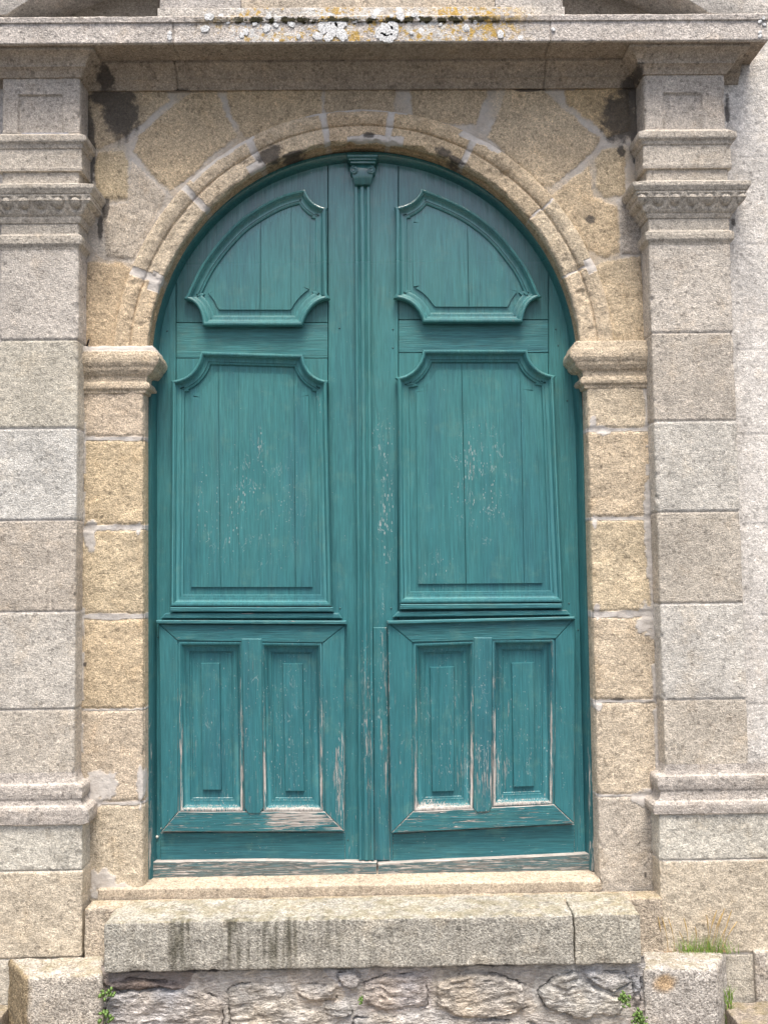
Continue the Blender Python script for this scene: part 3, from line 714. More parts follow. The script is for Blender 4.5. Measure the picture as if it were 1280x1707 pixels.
# --- generic stone solids -------------------------------------------------
def solid(name, corners, mat, parent=None, tint=(.5, .46, .4), rnd=0.008, amp=0.003, step=0.012, seed=0, tfun=None, mfun=None, sfun=None):
    """8 corners (bottom 4 ccw, top 4 ccw) -> bevelled, subdivided, roughened block"""
    bm = bmesh.new(); v = [bm.verts.new(tuple(c)) for c in corners]
    for f in ((3, 2, 1, 0), (4, 5, 6, 7), (0, 1, 5, 4), (1, 2, 6, 5), (2, 3, 7, 6), (3, 0, 4, 7)): bm.faces.new([v[i] for i in f])
    bmesh.ops.recalc_face_normals(bm, faces=bm.faces)
    bmesh.ops.bevel(bm, geom=list(bm.edges), offset=rnd, segments=3, profile=.6, affect='EDGES')
    for it in range(8):
        es = [e for e in bm.edges if e.calc_length() > step*1.6]
        if not es: break
        bmesh.ops.subdivide_edges(bm, edges=es, cuts=1, use_grid_fill=True)
    bmesh.ops.triangulate(bm, faces=[f for f in bm.faces if len(f.verts) > 4])
    bm.normal_update()
    co = np.array([x.co[:] for x in bm.verts]); no = np.array([x.normal[:] for x in bm.verts])
    d = amp*(fbm(co, 14, 3, seed)+.6*fbm(co, 45, 3, seed+5))
    lo_, hi_ = co.min(0), co.max(0); fe = np.sort(np.minimum(co-lo_, hi_-co), 1)[:, 1]
    d = d-np.clip(fbm(co, 13, 3, seed+21)-.10, 0, 1)*.014*(amp/.0045)*(1-sstep(.0, .03, fe))
    cn = co+no*d[:, None]
    for x, c in zip(bm.verts, cn): x.co = c
    me = bpy.data.meshes.new(name); bm.to_mesh(me); bm.free()
    n = len(co)
    T = np.ones((n, 4)); T[:, :3] = np.array(tint)*(1+.12*fbm(co, 7, 3, seed+9))[:, None]
    if tfun is not None: T[:, :3] = tfun(co, T[:, :3])
    a = me.attributes.new('tint', 'FLOAT_COLOR', 'POINT'); a.data.foreach_set('color', T.astype(np.float32).ravel())
    for nm, fn in (('mortar', mfun), ('stain_shade', sfun)):
        a = me.attributes.new(nm, 'FLOAT', 'POINT'); a.data.foreach_set('value', (np.zeros(n) if fn is None else fn(co)).astype(np.float32))
    finish(me, 60)
    return link(name, me, parent, [mat])
def box8(x0, x1, y0, y1, z0, z1):
    return [(x0, y0, z0), (x1, y0, z0), (x1, y1, z0), (x0, y1, z0), (x0, y0, z1), (x1, y0, z1), (x1, y1, z1), (x0, y1, z1)]

def prism_stone(name, pts, y0, y1, mat, parent, tint, amp=.002):
    """polygon (world x,z) extruded from y0 (front) to y1"""
    bm = bmesh.new()
    pts = np.asarray(pts); A = sum(pts[i][0]*pts[(i+1) % len(pts)][1]-pts[(i+1) % len(pts)][0]*pts[i][1] for i in range(len(pts)))
    if A < 0: pts = pts[::-1]
    f = [bm.verts.new((p[0], y0, p[1])) for p in pts]; g = [bm.verts.new((p[0], y1, p[1])) for p in pts]
    n = len(pts)
    bm.faces.new(f); bm.faces.new(g[::-1])
    for i in range(n): bm.faces.new((f[(i+1) % n], f[i], g[i], g[(i+1) % n]))
    bmesh.ops.recalc_face_normals(bm, faces=bm.faces)
    bmesh.ops.bevel(bm, geom=list(bm.edges), offset=.004, segments=2, profile=.6, affect='EDGES')
    me = bpy.data.meshes.new(name); bm.to_mesh(me); bm.free()
    nv = len(me.vertices); T = np.ones((nv, 4)); T[:, :3] = tint
    a = me.attributes.new('tint', 'FLOAT_COLOR', 'POINT'); a.data.foreach_set('color', T.astype(np.float32).ravel())
    for nm in ('mortar', 'stain_shade'): me.attributes.new(nm, 'FLOAT', 'POINT')
    finish(me, 50)
    return link(name, me, parent, [mat])

# --- pediment ---------------------------------------------------------------
def pediment():
    zt = ZSLAB
    tym = solid('tympanum', box8(-2.3, 1.75, .0, .2, zt-.05, zt+.75), M_GREY, fac, (.40, .36, .31), .004, .002, .05, 3)
    ztop = zt+.70
    c = W(640, 0, -.2)
    def rk(pts): return P2(pts, -.2)
    L = [(-330, 30), (10, 23), (28, 11), (46, 0), (90, -24), (150, -50), (230, -78), (340, -108), (480, -132), (600, -140), (600, -200), (480, -192), (330, -166), (200, -130), (90, -88), (0, -42), (-60, 0), (-330, 5)]
    prism_stone('raking_cornice', rk(L), -.195, .0, M_GREY, tym, (.55, .52, .48))
    R = [(1240, 27), (1182, 20), (1166, 9), (1150, 0), (1112, -24), (1060, -50), (980, -78), (880, -108), (740, -132), (600, -140), (600, -200), (740, -192), (900, -166), (1030, -130), (1150, -88), (1230, -42), (1262, -6), (1282, 10), (1282, 27)]
    prism_stone('raking_cornice', rk(R), -.195, .0, M_GREY, tym, (.55, .52, .48))
    x0, x1 = X(266, 10, -.15), X(938, 10, -.15)
    xs = [X(v, 10, -.15) for v in (266, 402, 825, 938)]
    for i, (a, b) in enumerate(zip(xs[:-1], xs[1:])):
        solid('panel_block', box8(a+.001, b-.001, -.15, .0, Zz(600, 15, -.15), zt+.34), M_GREY, tym, ((.52, .49, .46), (.58, .51, .42), (.52, .49, .455))[i], .004, .002, .03, 7+i)
    solid('panel_plinth', box8(x0-.004, x1+.004, -.165, .0, zt-.01, Zz(600, 15.6, -.15)), M_CORN, tym, (.56, .53, .49), .004, .0015, .03, 17)
pediment()

# --- walls beyond the pilasters ----------------------------------------------
def side_wall(name, xa, xb, Y, joints, cx, tint, ztop):
    xs = np.arange(xa, xb, .010); zs = np.arange(ztop, -.05, -.006)
    GX, GZ = np.meshgrid(xs, zs, indexing='ij'); P = np.stack([GX, np.full(GX.shape, Y), GZ], -1)
    gr = np.zeros(GX.shape); k = np.zeros(GX.shape, int)
    for y in joints:
        z = Zz(cx, y, Y); d = np.abs(GZ-z); gr = np.maximum(gr, 1-sstep(.001, .006, d)); k += GZ < z
    rs = np.random.RandomState(3); tt = np.array([tint]*12)*(1+rs.uniform(-.02, .02, (12, 1)))
    P[..., 1] += .002*gr-.0015*fbm(P, 12, 3, 3)
    t = tt[np.minimum(k, 11)]*(1+.06*fbm(P, 3, 3, 8))[..., None]
    st = np.zeros(GX.shape)
    if xa > 0:
        for qx, qy, rx, ry in ((1212, 190, 6, 36), (1216, 120, 30, 10), (1222, 370, 6, 10)):
            c = W(qx, qy, Y); st = np.maximum(st, .85-.5*np.hypot((GX-c[0])/(rx/400), (GZ-c[2])/(ry/400)))
    grid(name, P, M_PALE, fac, t, .0, np.clip(st, 0, 1), flip=False)
side_wall('side_wall', PR[1]-.06, PR[1]+1.6, -.012, (262, 408, 583, 725, 875, 1025, 1175, 1325), 1250, (.65, .625, .59), ZSLAB+.75)
side_wall('side_wall', PL[0]-1.0, PL[0]+.06, -.012, (262, 408, 583, 725, 875, 1025, 1175, 1325), 10, (.58, .55, .52), ZSLAB+.75)
# plinth course right of the right pilaster, down to the paving
solid('plinth_course', box8(PR[1]-.02, PR[1]+1.5, -.128, -.02, -.03, Zz(1250, 1591, -.15)), M_BLOCK, fac, (.50, .46, .41), .008, .003, .014, 77)

# --- threshold -------------------------------------------------------------
zf, zk = Zz(620, 1475, -.02), Zz(620, 1465.5, YD-.03)
xa, xb = X(163, 1480, -.02), X(1002, 1480, -.02)
solid('threshold', [(xa, -.02, ZSTEP-.02), (xb, -.02, ZSTEP-.02), (xb, .20, ZSTEP-.02), (xa, .20, ZSTEP-.02), (xa, -.02, zf), (xb, -.02, zf), (xb, .20, zk+.025), (xa, .20, zk+.025)], M_OCHRE, fac, (.49, .42, .33), .006, .0022, .010, 12)
# small dark rod in the wall above the left impost
def small_dark_rod():
    a = W(139, 578, -.02); b = W(150, 567, -.02); a[1] = .02; b[1] = -.03
    bm = bmesh.new(); d = Vector(b-a); L = d.length
    bmesh.ops.create_cone(bm, cap_ends=True, segments=10, radius1=.0045, radius2=.004, depth=L, matrix=Matrix.Translation(Vector((a+b)/2)) @ d.to_track_quat('Z', 'Y').to_matrix().to_4x4())
    me = bpy.data.meshes.new('dark_rod'); bm.to_mesh(me); bm.free(); finish(me); link('dark_rod', me, fac, [M_ROD])
small_dark_rod()

# ------------------------------------------------------------------ doorstep
step = empty('doorstep', 'long worn granite doorstep slab in front of the teal door', 'doorstep')
YB, YF = -.122, WZ(620, 1531, ZSTEP)[1]
zb = Zz(620, 1616, YF)
solid('back_course', box8(X(141, 1540, YB), X(1106, 1540, YB), YB, -.03, .03, ZSTEP-.004), M_STEP, step, (.53, .46, .37), .008, .003, .014, 31)
def runs(co, T):
    # black-green water runs down the left half of the front face
    xa, xb = X(280, 1560, YF), X(640, 1560, YF)
    w = sstep(xa-.02, xa+.02, co[:, 0])*(1-sstep(xb-.45, xb+.2, co[:, 0]))*.9+.12
    q = co*np.array([1, .2, .07]); v = .6*fbm(q, 85, 3, 5)+.4*fbm(q, 30, 2, 6)
    k = sstep(-.12, .38, v+.25*fbm(co, 22, 3, 7))*w*(co[:, 1] < YF+.03)*(.45+.55*sstep(zb-.02, zb+.12, co[:, 2]))
    k = np.clip(k*.95, 0, .85)[:, None]
    return T*(1-k)+T*np.array((.26, .26, .22))*k
def streaks(co):
    xa, xb = X(285, 1560, YF), X(640, 1560, YF)
    v = fbm(co*np.array([1, .2, .05]), 150, 2, 5)
    w = sstep(xa-.01, xa+.02, co[:, 0])*(1-sstep(xb-.1, xb+.25, co[:, 0]))
    top = sstep(zb, zb+.06, co[:, 2])
    front = (co[:, 1] < YF+.030)*1.0
    edge = .40*np.exp(-((co[:, 2]-ZSTEP+.014)/.016)**2)*(fbm(co, 9, 3, 8)*.5+.5)*front
    jx = X(291, 1560, YF); jl = .85*np.exp(-((co[:, 0]-jx)/.006)**2)*front
    return np.clip(edge*.85+.34*jl, 0, 1)
for i, (a, b, c, dz) in enumerate(((174, 956, (.45, .435, .385), .0), (958, 1068, (.46, .44, .38), -.001))):
    xa, xb = X(a, 1560, YF), X(b, 1560, YF)
    solid('step_block', box8(xa, xb, YF+.002*i, -.06, zb+(.004 if i == 0 else 0), ZSTEP+dz), M_STEP, step, c, .008, .0045, .0065, 41+i*7, runs, None, streaks)
# ------------------------------------------------------------------ rubble wall
def rubble():
    YR = YF+.034
    x0, x1 = X(166, 1660, YR), X(1078, 1660, YR); z0, z1 = -.03, zb+.015
    xs = np.arange(x0, x1, .0042); zs = np.arange(z0, z1, .0042)
    GX, GZ = np.meshgrid(xs, zs, indexing='ij'); B = np.stack([GX, np.zeros_like(GX), GZ], -1)
    wx = GX+.012*fbm(B, 18, 3, 1)+.005*fbm(B, 60, 3, 2); wz = GZ+.010*fbm(B, 18, 3, 5)+.005*fbm(B, 60, 3, 6)
    st = [([(176, 1640), (215, 1634), (300, 1640), (306, 1646), (250, 1646), (200, 1652)], (0.215, 0.173, 0.153), .030),
          ([(182, 1660), (230, 1650), (330, 1650), (370, 1672), (372, 1720), (176, 1720), (178, 1690)], (0.481, 0.446, 0.419), .024),
          ([(378, 1648), (420, 1636), (478, 1650), (490, 1680), (540, 1690), (536, 1720), (386, 1720)], (0.510, 0.476, 0.434), .018),
          ([(496, 1645), (520, 1640), (560, 1644), (562, 1664), (540, 1670), (508, 1666), (494, 1656)], (0.517, 0.455, 0.386), .034),
          ([(562, 1622), (596, 1618), (604, 1636), (586, 1650), (570, 1642)], (0.500, 0.479, 0.473), .034),
          ([(545, 1676), (580, 1670), (586, 1690), (560, 1698), (545, 1692)], (0.482, 0.455, 0.420), .022),
          ([(606, 1640), (640, 1626), (708, 1622), (712, 1650), (712, 1676), (640, 1682), (608, 1670)], (0.497, 0.449, 0.421), .020),
          ([(724, 1640), (760, 1622), (820, 1622), (872, 1640), (878, 1676), (840, 1692), (770, 1694), (734, 1676)], (0.503, 0.455, 0.399), .042),
          ([(898, 1650), (930, 1626), (960, 1618), (974, 1640), (1000, 1652), (1030, 1664), (1036, 1690), (960, 1696), (910, 1680)], (0.485, 0.464, 0.429), .038),
          ([(972, 1618), (1040, 1622), (1050, 1640), (1020, 1652), (985, 1640)], (0.476, 0.456, 0.435), .026),
          ([(1054, 1632), (1068, 1630), (1070, 1652), (1056, 1656)], (0.488, 0.468, 0.454), .02),
          ([(1058, 1662), (1068, 1660), (1068, 1690), (1058, 1694)], (0.443, 0.395, 0.360), .024),
          ([(590, 1700), (720, 1690), (900, 1706), (900, 1740), (590, 1740)], (0.494, 0.466, 0.439), .02)]
    best = np.full(GX.shape, -1.0); tint = np.ones(GX.shape+(3,))*.5; hh = np.zeros(GX.shape)
    for pl, c, h in st:
        s = sdf(P2(pl, YR), wx, wz); k = s > best; best = np.where(k, s, best); tint[k] = c
        hh = np.maximum(hh, .36*h*sstep(-.003, .010, s))
    m = 1-sstep(-.014, .002, best+.008*fbm(B, 50, 3, 61))
    crev = np.exp(-((best+.002)/.0032)**2)*sstep(-.05, .2, fbm(B, 11, 3, 44))
    lay = .55-1.6*np.abs(fbm(B*np.array([.40, 1, 1.3])+.02*fbm(B, 14, 2, 80)[..., None], 30, 4, 12))-.5*np.round(2.2*fbm(B*np.array([.6, 1, 1.2]), 13, 2, 82))/2.2
    Y = YR-hh-(1-m)*(.010*lay+.006*fbm(B, 16, 3, 14))+m*(.009*fbm(B, 22, 4, 15))+.012*crev
    Y += .03*sstep(zb-.012, zb+.002, GZ)*(fbm(B, 12, 3, 71)*.5+.6)
    tint = tint*(1+.22*fbm(B*np.array([.5, 1, 1.2]), 16, 4, 17))[..., None]*(1+.12*np.stack([fbm(B, 9, 3, 18), .4*fbm(B, 9, 3, 18), -.6*fbm(B, 9, 3, 18)], -1))
    stn_shade = np.clip(.9-.75*np.abs(GZ-zb+.004)/.022, 0, 1)*(.55+.5*fbm(B, 7, 3, 19))  # shade of the gap under the slab, painted in through this mask
    stn_shade = np.maximum(stn_shade, crev*.62)
    P = np.stack([GX, Y, GZ], -1)
    o = grid('rubble_wall', P, M_RUBBLE, None, tint*.86*np.array((.98, 1., 1.01)), m*.25, stn_shade)
    tag(o, 'low rough rubble stonework in lilac mortar directly beneath the doorstep slab', 'wall')
rubble()

# ------------------------------------------------------------------ stone blocks beside the step
def cheek(side):
    if side < 0:
        zt = Zz(95, 1594, -.113)
        bl, br = WZ(14, 1598, zt), WZ(174, 1592, zt); fl, fr = WZ(43, 1630, zt), WZ(172, 1625, zt)
        lab = 'squared granite block with dark mossy side, left of the doorstep'
        t = (.50, .465, .41)
    else:
        zt = Zz(1140, 1585, -.113)
        bl, br = WZ(1070, 1584, zt), WZ(1210, 1586, zt); fl, fr = WZ(1071, 1615, zt), WZ(1193, 1614, zt)
        lab = 'squared granite block with grass on top, right of the doorstep'
        t = (.50, .475, .44)
    c = [(fl[0], fl[1], -.02), (fr[0], fr[1], -.02), (br[0], br[1], -.02), (bl[0], bl[1], -.02), (fl[0], fl[1], zt), (fr[0], fr[1], zt), (br[0], br[1], zt), (bl[0], bl[1], zt)]
    def tf(co, T):
        q = W(1108, 1640, fr[1]); d = np.hypot((co[:, 0]-q[0])/.055, (co[:, 2]-q[2])/.04)+.4*fbm(co, 20, 3, 4)
        k = (1-sstep(.6, 1.1, d))[:, None]*(1 if side > 0 else 0)
        T = T*(1-k)+T*np.array((1.05, .82, .56))*k
        if side < 0:
            e = np.array([bl[0]-fl[0], bl[1]-fl[1]]); e /= np.linalg.norm(e); nn = np.array([-e[1], e[0]])
            dd = np.abs((co[:, 0]-fl[0])*nn[0]+(co[:, 1]-fl[1])*nn[1])
            g = (1-sstep(.006, .016, dd+.004*fbm(co, 40, 2, 3)))[:, None]; T = T*(1-g)+T*np.array((.62, .54, .40))*g
        return T
    o = solid('stone_block', c, M_BLOCK, None, t, .014, .006, .010, 51+side*3, tf)
    tag(o, lab, 'stone block', 'stone blocks flanking the doorstep')
    return zt
ZC_L = cheek(-1); ZC_R = cheek(1)

# ------------------------------------------------------------------ door
door = empty('double_door', 'weathered teal painted arched wooden double door with carved panels and fluted centre post', 'door')
DS = YD-.095      # how far the leaf planes sit behind the frame ring
def area(p): return .5*sum(p[i][0]*p[(i+1) % len(p)][1]-p[(i+1) % len(p)][0]*p[i][1] for i in range(len(p)))
def ccw(p):
    p = np.asarray(p, float); return p if area(p) > 0 else p[::-1]
def offs(p, d, closed=True):
    """offset polyline to its left by d with mitres"""
    p = np.asarray(p, float); n = len(p); out = np.zeros_like(p)
    for i in range(n):
        a = p[i-1] if (i > 0 or closed) else None; b = p[(i+1) % n] if (i < n-1 or closed) else None
        ns = []
        for u, v in ((a, p[i]), (p[i], b)):
            if u is None or v is None: continue
            e = v-u; L = np.linalg.norm(e)
            if L > 1e-9: ns.append(np.array([-e[1], e[0]])/L)
        if len(ns) == 2: m = (ns[0]+ns[1])/max(.35, 1+ns[0]@ns[1])
        else: m = ns[0]
        out[i] = p[i]+m*d
    return out
class MB:
    def __init__(s): s.v = []; s.f = []; s.w = []
    def add(s, V, F, w=None):
        s.w += list(w) if w is not None else [0.0]*len(V)
        b = len(s.v); s.v += [tuple(map(float, x)) for x in V]; s.f += [tuple(i+b for i in f) for f in F]
    def prism(s, pts, yf, yb, bev=.0015):
        """world (x,z) polygon, front at yf, chamfered"""
        p = ccw(pts); n = len(p); q = offs(p, bev)
        V = [(a[0], yb, a[1]) for a in p]+[(a[0], yf+bev, a[1]) for a in p]+[(a[0], yf, a[1]) for a in q]
        F = []
        for k in (0, n):
            F += [(k+i, k+(i+1) % n, k+n+(i+1) % n, k+n+i) for i in range(n)]
        F.append(tuple(2*n+i for i in range(n))); F.append(tuple(n-1-i for i in range(n)))
        s.add(V, F, [0]*n+[1 if bev > .0012 else 0]*n+[0]*n)
    def mould(s, path, prof, closed=True):
        p = np.asarray(path, float)
        if closed: p = ccw(p)
        n = len(p); V = []; F = []
        for o, y in prof:
            V += [(a[0], y, a[1]) for a in offs(p, o, closed)]
        m = n if closed else n-1
        for k in range(len(prof)-1):
            F += [(k*n+i, k*n+(i+1) % n, (k+1)*n+(i+1) % n, (k+1)*n+i) for i in range(m)]
        ym = min(y for o, y in prof)+.0035
        s.add(V, F, [1.0 if y < ym else 0.0 for o, y in prof for _ in range(n)])
    def facet(s, pts, y):
        """flat face of any outline, triangulated"""
        p = ccw(pts); n = len(p)
        R = delaunay_2d_cdt([Vector(map(float, a)) for a in p], [], [list(range(n))], 1, 1e-6)
        s.add([(a.x, y, a.y) for a in R[0]], [tuple(f) for f in R[2]])
    def slab(s, pts, yf, yb):
        p = ccw(pts); n = len(p); s.facet(p, yf)
        s.add([(a[0], yf, a[1]) for a in p]+[(a[0], yb, a[1]) for a in p], [(i, (i+1) % n, n+(i+1) % n, n+i) for i in range(n)])
    def face(s, pts, y):
        p = ccw(pts); s.add([(a[0], y, a[1]) for a in p], [tuple(range(len(p)))])
    def build(s, name, mat, parent, cuts=(), ang=38, sub=None):
        me = bpy.data.meshes.new(name); me.from_pydata(s.v, [], s.f)
        at = me.attributes.new('edge', 'FLOAT', 'POINT'); at.data.foreach_set('value', np.array(s.w, dtype=np.float32))
        bm = bmesh.new(); bm.from_mesh(me)
        bmesh.ops.recalc_face_normals(bm, faces=bm.faces) if not cuts else bmesh.ops.triangulate(bm, faces=bm.faces[:])
        for (a, b, w) in cuts:                     # shrinkage cracks between boards: narrow real gaps
            a = np.array(a); b = np.array(b); e = b-a; nn = np.array([e[1], -e[0]]); nn = nn/np.linalg.norm(nn)
            for sg in (-1, 1):
                co = a+nn*w/2*sg
                bmesh.ops.bisect_plane(bm, geom=bm.verts[:]+bm.edges[:]+bm.faces[:], plane_co=(co[0], 0, co[1]), plane_no=(nn[0], 0, nn[1]))
            kill = []
            for f in bm.faces:
                c = f.calc_center_median(); d = (c.x-a[0])*nn[0]+(c.z-a[1])*nn[1]
                if abs(d) < w/2*.98: kill.append(f)
            bmesh.ops.delete(bm, geom=kill, context='FACES')
        # faces of thin sheets look to the viewer
        if cuts:
            bm.normal_update()
            for f in bm.faces:
                if f.normal.y > 0: f.normal_flip()
        bm.to_mesh(me); bm.free()
        for i, p in enumerate(me.polygons): p.use_smooth = True
        me.validate(); me.set_sharp_from_angle(angle=math.radians(ang))
        return link(name, me, parent, [mat])
def dense(p, step=.006):
    p = np.asarray(p, float); out = []
    for i in range(len(p)):
        a, b = p[i], p[(i+1) % len(p)]; n = max(1, int(np.linalg.norm(b-a)/step))
        out += [a+(b-a)*k/n for k in range(n)]
    return np.array(out)
def inset(p, d):
    """inset with the loops that fold over themselves taken out"""
    p = dense(p); q = offs(p, d)
    s_ = sdf(p, q[:, 0], q[:, 1]); q = q[s_ > d*.985]
    out = [q[0]]
    for v in q[1:]:
        if np.linalg.norm(v-out[-1]) > .002: out.append(v)
    q = out; again = True
    cr = lambda a, b, c: (b[0]-a[0])*(c[1]-a[1])-(b[1]-a[1])*(c[0]-a[0])
    while again:
        again = False; n = len(q)
        for i in range(n):
            a, b = q[i], q[(i+1) % n]
            for k in range(2, min(40, n-2)):
                c, e = q[(i+k) % n], q[(i+k+1) % n]
                if cr(a, b, c)*cr(a, b, e) < 0 and cr(c, e, a)*cr(c, e, b) < 0:
                    t = cr(c, e, a)/(cr(c, e, a)-cr(c, e, b)); x = a+(b-a)*t
                    drop = set((i+1+j) % n for j in range(k))
                    q = [x if j == (i+1) % n else q[j] for j in range(n) if j not in drop or j == (i+1) % n]
                    again = True; break
            if again: break
    return np.array(q)
def arc(c, r0, a0, a1, n=8):
    return [(c[0]+r0*math.cos(math.radians(a0+(a1-a0)*i/n)), c[1]-r0*math.sin(math.radians(a0+(a1-a0)*i/n))) for i in range(n+1)]
def bez(p0, p1, p2, n=8):
    return [((1-t)**2*p0[0]+2*t*(1-t)*p1[0]+t*t*p2[0], (1-t)**2*p0[1]+2*t*(1-t)*p1[1]+t*t*p2[1]) for t in [i/n for i in range(n+1)]]
def spline(pts, n=6):
    out = []; p = [pts[0]]+list(pts)+[pts[-1]]
    for i in range(1, len(p)-2):
        a, b, c, d = (np.array(q, float) for q in p[i-1:i+3])
        for k in range(n):
            t = k/n; out.append(tuple(.5*((2*b)+(c-a)*t+(2*a-5*b+4*c-d)*t*t+(3*b-a-3*c+d)*t**3)))
    out.append(tuple(pts[-1])); return out

# outline of the door in photo pixels (traced, then set at its own depth)
def ell(x):      # arch line of the door at photo column x
    return 604-352*math.sqrt(max(0, 1-((x-607)/358)**2))
OUT = [(246, 1466), (246, 1000), (247, 700), (249, 600)]+[(607-358*math.cos(math.radians(a)), 604-352*math.sin(math.radians(a))) for a in np.arange(4, 177, 3)]+[(965, 600), (974, 720), (980, 1000), (984, 1166), (991, 1452)]
YRING = .078

# ring frame
def ring():
    mb = MB(); p = P2(OUT, YRING)[::-1]
    # path runs so that the opening lies on its left
    mb.mould(p, [(0, .17), (0, .081), (.002, .078), (.013, .078), (.016, .081), (.028, YD-.003), (.030, YD+.006)], closed=False)
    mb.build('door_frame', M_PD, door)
    mb = MB(); q = [(236, 1476)]+[(236, 600)]+[(607-372*math.cos(math.radians(a)), 604-372*math.sin(math.radians(a))) for a in np.arange(2, 179, 4)]+[(990, 600), (1004, 1476)]
    mb.prism(P2(q, .19), .168, .195, .001); mb.build('dark_gap_sheet', M_BLACK, door)  # black sheet added to stand for the dark interior behind the door gaps
ring()

MOULD = [(.0055, YD+.002), (.0055, YD-.0055), (-.0015, YD-.0075), (-.0022, YD-.012), (-.0022, YD-.031), (.0006, YD-.037), (.006, YD-.039), (.0112, YD-.037), (.0124, YD-.031), (.0155, YD-.030), (.0180, YD-.0225), (.0235, YD-.018), (.030, YD-.0165), (.0360, YD-.0165), (.0368, YD-.0125), (.0425, YD-.0120), (.0465, YD-.0105), (.0475, YD-.009), (.0475, YD-.001)]
def leaf(side):
    nm = door
    if side < 0:
        head_x = (294, 547); rail = (538, 597); meet = (547, 606)
        apex = [(509, 318)]+bez((509, 318), (517, 345), (545, 349), 9)[1:]
        upper = apex+[(543.5, 352), (544, 490), (549, 499)]+bez((549, 499), (517, 501), (504, 543), 10)[1:]+[(340, 543)]+bez((340, 541), (337, 504), (309, 499), 10)[1:]+spline([(313, 494), (331, 456), (346, 431), (371, 399), (402, 368), (440, 343), (474, 327), (507, 318.5)])[:-1]
        rect = [(337, 588), (505, 593)]+bez((505, 594), (512, 633), (547, 636), 10)[1:]+[(545, 640), (553, 1010), (286, 1010), (289, 640)]+bez((287, 636), (327, 634), (337, 589), 10)[:-1]
        c_up = [((435, 300), (434, 540), .0022), ((486, 300), (485, 540), .001)]
        c_rc = [((364, 600), (368, 990), .0016), ((398, 600), (399, 990), .0008), ((490, 600), (493, 990), .0014)]
        fo = [(265, 1040), (575, 1042), (574, 1386), (269, 1387)]; fi = [(296, 1068), (538, 1072), (541, 1353), (298, 1353)]
        mun = [(402, 1064), (437, 1064), (440, 1346), (434, 1357), (413, 1357), (407, 1346)]; muntop = [(405, 1064), (434, 1064)]
        pans = [([(297, 1069), (405, 1069), (407, 1354), (299, 1354)], [(335, 1105), (367, 1105), (370, 1317), (338, 1317)], []),
                ([(434, 1070), (537, 1071), (540, 1354), (438, 1354)], [(471, 1106), (505, 1106), (508, 1319), (476, 1319)], [((506, 1100), (508, 1330), .0010)])]
        br = [(268, 1388), (575, 1388), (575, 1436), (268, 1436)]
        kick = [(247, 1437), (440, 1434), (628, 1437), (628, 1459), (440, 1463), (249, 1467)]
        led = [([(284, 1012), (555, 1012), (556, 1020), (283, 1020)], .056), ([(276, 1022), (565, 1022), (570, 1031), (268, 1031)], .064), ([(260, 1034), (577, 1035), (578, 1041), (261, 1040)], .044)]
        stile = [(247, 1438), (247, 600)]; sx = (247, 294)
        bott = 1440
    else:
        head_x = (664, 914); rail = (533, 588); meet = (609, 664)
        upper = [(702, 317)]+spline([(704, 317.5), (752, 337), (792, 359), (830, 390), (861, 427), (880, 456), (896, 492)])+[(900, 496)]+bez((900, 496), (874, 500), (869, 538), 10)[1:]+[(705, 538)]+bez((705, 537), (694, 500), (657, 498), 10)[1:]+[(661, 490), (660, 352), (658, 348)]+bez((658, 348), (692, 344), (702, 318), 9)[1:-1]
        rect = [(705, 585), (877, 585)]+bez((877, 587), (884, 622), (924, 628), 10)[1:]+[(921, 632), (937, 1003), (666, 1005), (663, 634)]+bez((660, 631), (698, 626), (705, 586), 10)[:-1]
        c_up = [((777, 300), (782, 540), .0022)]
        c_rc = [((769, 600), (777, 990), .0022), ((866, 600), (874, 990), .0013), ((682, 620), (682, 620.1), 0)][:2]
        fo = [(646, 1037), (958, 1030), (957, 1373), (652, 1389)]; fi = [(687, 1071), (926, 1065), (923, 1341), (688, 1353)]
        mun = [(789, 1062), (821, 1062), (820, 1346), (815, 1354), (793, 1355), (788, 1347)]
        pans = [([(689, 1072), (791, 1068), (790, 1350), (689, 1354)], [(716, 1112), (757, 1111), (757, 1319), (720, 1320)], [((731, 1100), (733, 1335), .0009)]),
                ([(820, 1066), (924, 1065), (922, 1342), (820, 1346)], [(852, 1105), (890, 1104), (890, 1311), (855, 1312)], [((892, 1085), (892, 1325), .0012)])]
        br = [(655, 1390), (957, 1374), (957, 1425), (655, 1436)]
        kick = [(630, 1440), (700, 1436), (840, 1430), (982, 1423), (986, 1427), (986, 1448), (984, 1453), (800, 1459), (630, 1461)]
        led = [([(667, 1007), (936, 1006), (937, 1014), (666, 1016)], .056), ([(662, 1020), (944, 1017), (951, 1025), (655, 1029)], .064), ([(645, 1035), (957, 1028), (959, 1033), (646, 1041)], .044)]
        bott = 1440
    F = MB()
    g = .6   # half the joint between boards, px
    def top(xa, xb, n=12): return [(xa+(xb-xa)*i/n, ell(xa+(xb-xa)*i/n)+3) for i in range(n+1)]
    hx0, hx1 = head_x
    if side < 0:
        out = [(250, 1440), (250, 600)]+[(x, ell(x)+4) for x in np.linspace(253, hx0-g, 12)]+[(hx0-g, 1440)]
    else:
        out = [(hx1+g, 1440), (hx1+g, ell(hx1)+4)]+[(x, ell(x)+4) for x in np.linspace(hx1+2, 961, 12)]+[(962, 600), (971, 720), (977, 1000), (986, 1440)]
    F.prism(P2(out, YD), YD, YD+.02, .001)
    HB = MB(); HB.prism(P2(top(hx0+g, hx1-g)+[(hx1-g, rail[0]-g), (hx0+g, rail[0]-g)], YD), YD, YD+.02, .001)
    F.prism(P2([(hx0+g, rail[1]+g), (hx1-g, rail[1]+g), (hx1-g, 1440), (hx0+g, 1440)], YD), YD, YD+.02, .001)
    m0, m1 = meet
